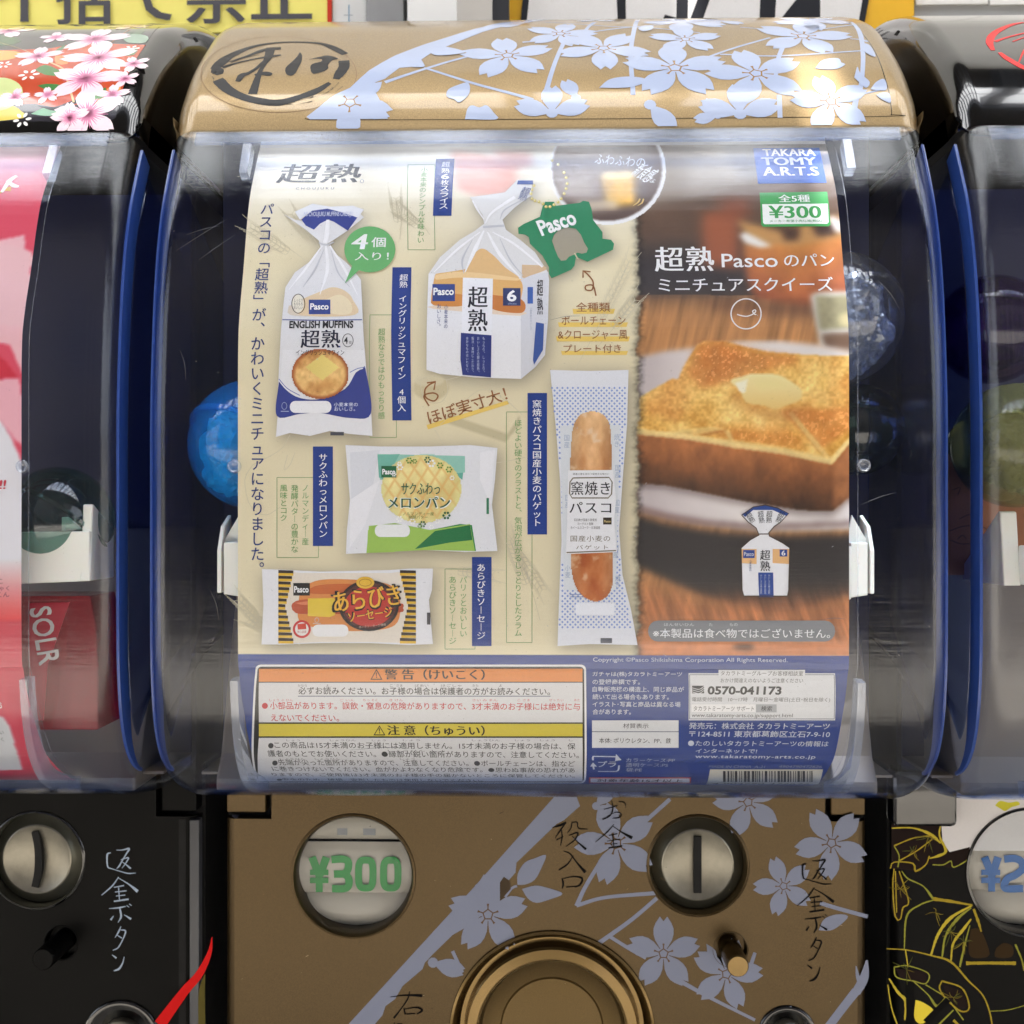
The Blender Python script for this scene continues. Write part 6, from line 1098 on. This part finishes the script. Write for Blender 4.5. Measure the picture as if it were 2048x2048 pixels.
L2.put([(-400, 830), (0, 838), (20, 870), (40, 915), (60, 960), (60, 1130), (-400, 1130)], (232, 230, 234), soft=1)
L2.put([(-400, 1120), (60, 1120), (60, 1250), (-400, 1260)], lambda x, y: np.stack([230+0*x, 226-1.3*np.clip(y-1120, 0, 140), 226-1.3*np.clip(y-1120, 0, 140)], -1), soft=1)
L2.put([(-400, 1245), (80, 1240), (120, 1600), (-400, 1600)], lambda x, y: np.stack([208+0*x, 50+.08*np.clip(1400-y, 0, 200), 78+0*x], -1), soft=1); L2.put([(-400, 1430), (5, 1432), (18, 1450), (46, 1540), (-400, 1545)], (206, 208, 212), soft=1)
L2.sheet('card_sheet', cardm, cl)
q = Print(CS, .6, .3); q.stroke([(4, 385), (20, 362), (34, 352)], [6, 10, 7], WH, 1, sm=3); q.stroke([(14, 362), (28, 372), (38, 374)], [5, 9, 5], WH, 2, sm=3); q.stroke([(-10, 392), (10, 380), (22, 378)], [3, 8, 14], (226, 170, 70), .5, sm=3)
q.build('card_title_lettering', MT['ink'], cl); q = Print(CS, .6, .3)
q.poly([(-10, 962), (2, 962), (0, 974), (-10, 974)], (222, 120, 80), 1); q.text('!!', 0, 960, 12, 978, (206, 50, 70), 2, bold=.06, shear=.1); [q.text(s, a, b, c, d, (120, 60, 80), 2) for s, a, b, c, d in (('こ', -6, 1158, 6, 1167), ('しゃく', -12, 1172, 19, 1181), ('こん', -6, 1184, 19, 1194))]; q.build('card_caption', MT['ink'], cl); q = Print(CS, .6, .3); q.text('お', -6, 1402, 4, 1416, WH, 1, bold=.04); q.text('SITOY', -28, 1428, 2, 1440, WH, 1, bold=.03) if False else None
[q.text(s, a, b, c, d, (90, 90, 96), 2) for s, a, b, c, d in (('ださい', -22, 1460, 8, 1468), ('みく', -10, 1474, 8, 1482))]; q.build('card_footnote', MT['ink'], cl)
V = []
for q_ in sp: V += [(xr-420, q_[0], q_[1]), (xr+18, q_[0], q_[1])]
M().add(V, [[2*i, 2*i+1, 2*i+3, 2*i+2] for i in range(len(sp)-1)]).build('clear_sleeve', MT['sleeve'], cl, smooth=True)
V = []
for q_ in sp: V += [(xr+16.5, q_[0]-.6, q_[1]), (xr+18, q_[0]-.6, q_[1])]
M().add(V, [[2*i, 2*i+1, 2*i+3, 2*i+2] for i in range(len(sp)-1)]).build('sleeve_edge', MT['rail'], cl, smooth=True)
# ================================================================== things inside the cases
def at(px, py, d): f = Flat(d); u, v = f.uv(px, py); return float(u), d, float(v)
def capsule(px, py, rp, d, label, top, bot, filling=None, tilt=20):
    c = at(px, py, d); R = rp*(DC+d)/DC; r = empty('toy_capsule', (c[0], c[1], c[2]-R), label, 'capsule', 'toy capsules inside the clear cases')
    rot = Matrix.Rotation(math.radians(tilt), 3, 'Y') @ Matrix.Rotation(math.radians(-25), 3, 'X')
    def part(nm, m, prof, n=56):
        V = []; F = []
        for i in range(n):
            a = 2*math.pi*i/n
            for rr, z in prof: p_ = rot @ Vector((rr*math.cos(a), rr*math.sin(a), z)); V.append((c[0]+p_.x, c[1]+p_.y, c[2]+p_.z))
        k = len(prof); F = [[i*k+j, ((i+1) % n)*k+j, ((i+1) % n)*k+j+1, i*k+j+1] for i in range(n) for j in range(k-1)]
        M().add(V, F).build(nm, m, r, smooth=True, ang=60)
    part('upper_shell', top, [(R*1.01, -R*.02)]+[(R*math.cos(t), R*math.sin(t)) for t in np.linspace(.03, 1.5, 20)]+[(1, R*.998)])
    part('lower_shell', bot, [(R*.985*math.cos(t), -R*.985*math.sin(t)) for t in np.linspace(0, 1.5, 20)]+[(1, -R*.985)]); part('seam_ring', bot, [(R*1.0, -R*.05), (R*1.035, -R*.04), (R*1.035, R*.03), (R*1.0, R*.04)])
    if filling: filling(c, R, r)
    return r
def crumple(m, sc_=.72, name='wrapped_toy', jag=.16, seed=1):
    def f(c, R, r):
        bm = bmesh.new(); bmesh.ops.create_icosphere(bm, subdivisions=5, radius=R*sc_); rs = np.random.RandomState(seed)
        from mathutils import noise as mn
        for q_ in bm.verts: d_ = q_.co.normalized(); q_.co *= 1+jag*(mn.noise(d_*2.2+Vector((seed*7, 0, 0)))*1.3+abs(mn.noise(d_*5+Vector((seed, 3, 0))))*1.1-abs(mn.noise(d_*9))*.6)
        bm.verts.index_update(); mesh(name, [(c[0]+v.co.x, c[1]+v.co.y, c[2]+v.co.z-R*.1) for v in bm.verts], [[v.index for v in f_.verts] for f_ in bm.faces], m, r); bm.free()
    return f
bluec = clear('blue_capsule_plastic', (.45, .76, 1), 1.5, .06, 0, .05, 1.2, milky=.3, milkc=(20, 140, 240)); clr = clear('clear_capsule_plastic', (.9, .93, .97), 1.5, .05, 0, .05, 1.6, milky=.03)
olv = clear('olive_capsule_plastic', (.7, .74, .5), 1.5, .08, 0, .05, 1.2, milky=.3, milkc=(150, 152, 104)); pur = clear('purple_capsule_plastic', (.3, .12, .42), 1.5, .08, 0, 0, 1.2, milky=.2, milkc=(60, 34, 90)); grn = clear('smoky_green_capsule_plastic', (.42, .58, .54), 1.5, .05, 0, 0, 1.4, milky=.06, milkc=(60, 90, 88))
foil = paint('clear_wrapper', (196, 204, 220), .16, .35, .5, .1, .2, 60); cyan = paint('cyan_wrapper', (70, 200, 225), .4, .0, .3, .1, .25, 60); redp = paint('red_printed_wrapper', (178, 40, 60), .35, 0, .3, .1, .1, 30)
capsule(508, 890, 131, 190, 'blue capsule with a turquoise wrapper, behind the left edge of the bread card', bluec, bluec, crumple(cyan, .74, seed=2), 20)
capsule(1668, 640, 136, 260, 'clear capsule with a crinkled silvery bag, behind the jar end of the bread card', clr, clr, crumple(clear('crinkled_clear_film', (.8, .85, .95), 1.5, .12, 0, .1, 3.2, milky=.2, milkc=(170, 185, 215)), .74, seed=3), -15)
capsule(1712, 860, 92, 420, 'smoky capsule low in the dark of the gold machine', grn, grn, None, 10)
capsule(118, 1040, 108, 150, 'smoky green empty capsule above the white bracket in the left machine', grn, grn, None, 30)
capsule(2032, 892, 124, 170, 'olive yellow capsule at the edge of the right machine', olv, olv, crumple(paint('yellow_wrapper', (110, 104, 52), .5), .6, seed=5), 15)
capsule(1985, 660, 108, 330, 'purple capsule high in the right machine', pur, pur, None, 15)
# white holders that carry the cards from inside: fin, arm and foot
def holder(px, d, s, label, name='card_holder', dy=0):
    X = lambda a: float(Flat(d).uv(a, 1110)[0]); Z = lambda b: float(Flat(d).uv(1024, b+dy)[1])
    r = empty(name, (X(px), d, Z(1195)), label, 'holder', 'white card holders inside the cases'); g_ = lambda a: X(px+s*a)
    M().prism([(g_(0), Z(1195)), (g_(34), Z(1190)), (g_(34), Z(1085)), (g_(0), Z(1085))], d+8, d+34).build('arm', MT['white'], r, bev=2)
    M().prismx([(d+4, Z(1187)), (d+80, Z(1187)), (d+80, Z(1030)), (d+30, Z(1052)), (d+4, Z(1100))], g_(38), g_(46)).build('fin', MT['white'], r, bev=2)
    M().prism([(g_(10), Z(1030)), (g_(40), Z(1082)), (g_(40), Z(1090)), (g_(-12), Z(1090)), (g_(-12), Z(1054)), (g_(-2), Z(1054)), (g_(-2), Z(1082))], d+34, d+42).build('gusset', MT['white'], r, bev=1)
    M().box((min(g_(-2), g_(-15)), d-4, Z(1198)), (max(g_(-2), g_(-15)), d+14, Z(1092)), 4).build('foot', MT['white'], r, smooth=True); return r
holder(1704, 26, 1, 'white plastic holder on the toast side of the bread card'); holder(479, 26, -1, 'white plastic holder beside the blue capsule')
# bracket of the left machine: broad arm with two pointed fins
d = 60; X = lambda a: at(a, 1100, d)[0]; Z = lambda b: at(100, b, d)[2]
br = empty('card_bracket', (X(100), d, Z(1168)), 'broad white bracket with two pointed fins in the left machine', 'bracket')
M().prism([(X(40), Z(1168)), (X(178), Z(1162)), (X(179), Z(1062)), (X(40), Z(1064))], d, d+16).build('arm', MT['white'], br, bev=3)
M().prismx([(d-2, Z(1162)), (d+14, Z(1010)), (d+20, Z(1008)), (d+130, Z(1060)), (d+130, Z(1162))], X(160), X(180)).build('fin', MT['white'], br, bev=3)
M().prismx([(d+16, Z(1062)), (d+18, Z(1034)), (d+60, Z(1062))], X(116), X(124)).build('small_fin', MT['white'], br, bev=1)
M().prism([(X(118), Z(1034)), (X(128), Z(1034)), (X(158), Z(1060)), (X(118), Z(1060))], d+18, d+26).build('rib', MT['white'], br, bev=1)
d2 = 90; bs = empty('card_bracket', at(1960, 1200, d2), 'white bracket with a tall fin at the edge of the right machine', 'bracket')
f2 = Flat(d2); XX = lambda a, b=1100: float(f2.uv(a, b)[0]); ZZ = lambda b: float(f2.uv(1024, b)[1])
M().prismx([(d2, ZZ(1170)), (d2+20, ZZ(1024)), (d2+28, ZZ(1022)), (d2+220, ZZ(1140)), (d2+220, ZZ(1170))], XX(2008), XX(2042)).build('fin', MT['white'], bs, bev=3)
M().box((XX(2040), d2-20, ZZ(1168)), (XX(2100), d2+10, ZZ(1090)), 5).build('foot', MT['white'], bs, smooth=True)
# red wrapped product low in the left machine
d = 120; rd = empty('red_product_box', at(130, 1560, d), 'clear red box with white block letters in the foot of the left machine', 'box')
ff = Flat(d); q_ = lambda a, b: (float(ff.uv(a, b)[0]), float(ff.uv(a, b)[1])); redc = clear('red_clear_plastic', (.85, .2, .25), 1.5, .08, 0, 0, 1.2, milky=.45, milkc=(170, 30, 50))
M().prism([q_(-60, 1192), q_(180, 1192), q_(192, 1250), q_(196, 1330), q_(196, 1460), q_(-60, 1460)], d, d+140).build('shell', redc, rd, bev=4)
M().prism([q_(60, 1206), q_(140, 1204), q_(96, 1330), q_(88, 1440), q_(60, 1440)], d-3, d-1).build('red_panel', paint('crimson_print', (178, 30, 56), .4), rd)
tt = Print(Flat(d-3), .6, .3); tt.text('SOLR', 33, 1250, 147, 1292, (214, 214, 216), 1, bold=.05, rot=-80); tt.build('block_lettering', MT['ink'], rd)
# brown paper with doodles in the right machine
d = 300; pb = empty('brown_leaflet', at(1930, 1140, d), 'brown paper leaflet with doodled outlines seen through the side of the right machine', 'leaflet')
ff = Flat(d); M().prism([q_(1880, 905), q_(2100, 905), q_(2100, 1150), q_(1880, 1150)], d, d+3).build('paper', paint('brown_leaflet_paper', (150, 92, 52), .6, var=.15), pb)
tt = Print(Flat(d), .8, .3); [tt.stroke(P, 2, (70, 46, 30), 1, sm=4) for P in ([(1898, 1062), (1930, 1052), (1965, 1054), (1975, 1066), (1960, 1082), (1925, 1088), (1900, 1080)], [(1918, 1038), (1935, 1030), (1950, 1028), (1945, 1020)], [(1905, 980), (1920, 975), (1915, 990)], [(1950, 1070), (1958, 1064), (1962, 1072)], [(1915, 1078), (1925, 1070), (1932, 1078)])]; tt.build('doodles', MT['ink'], pb)
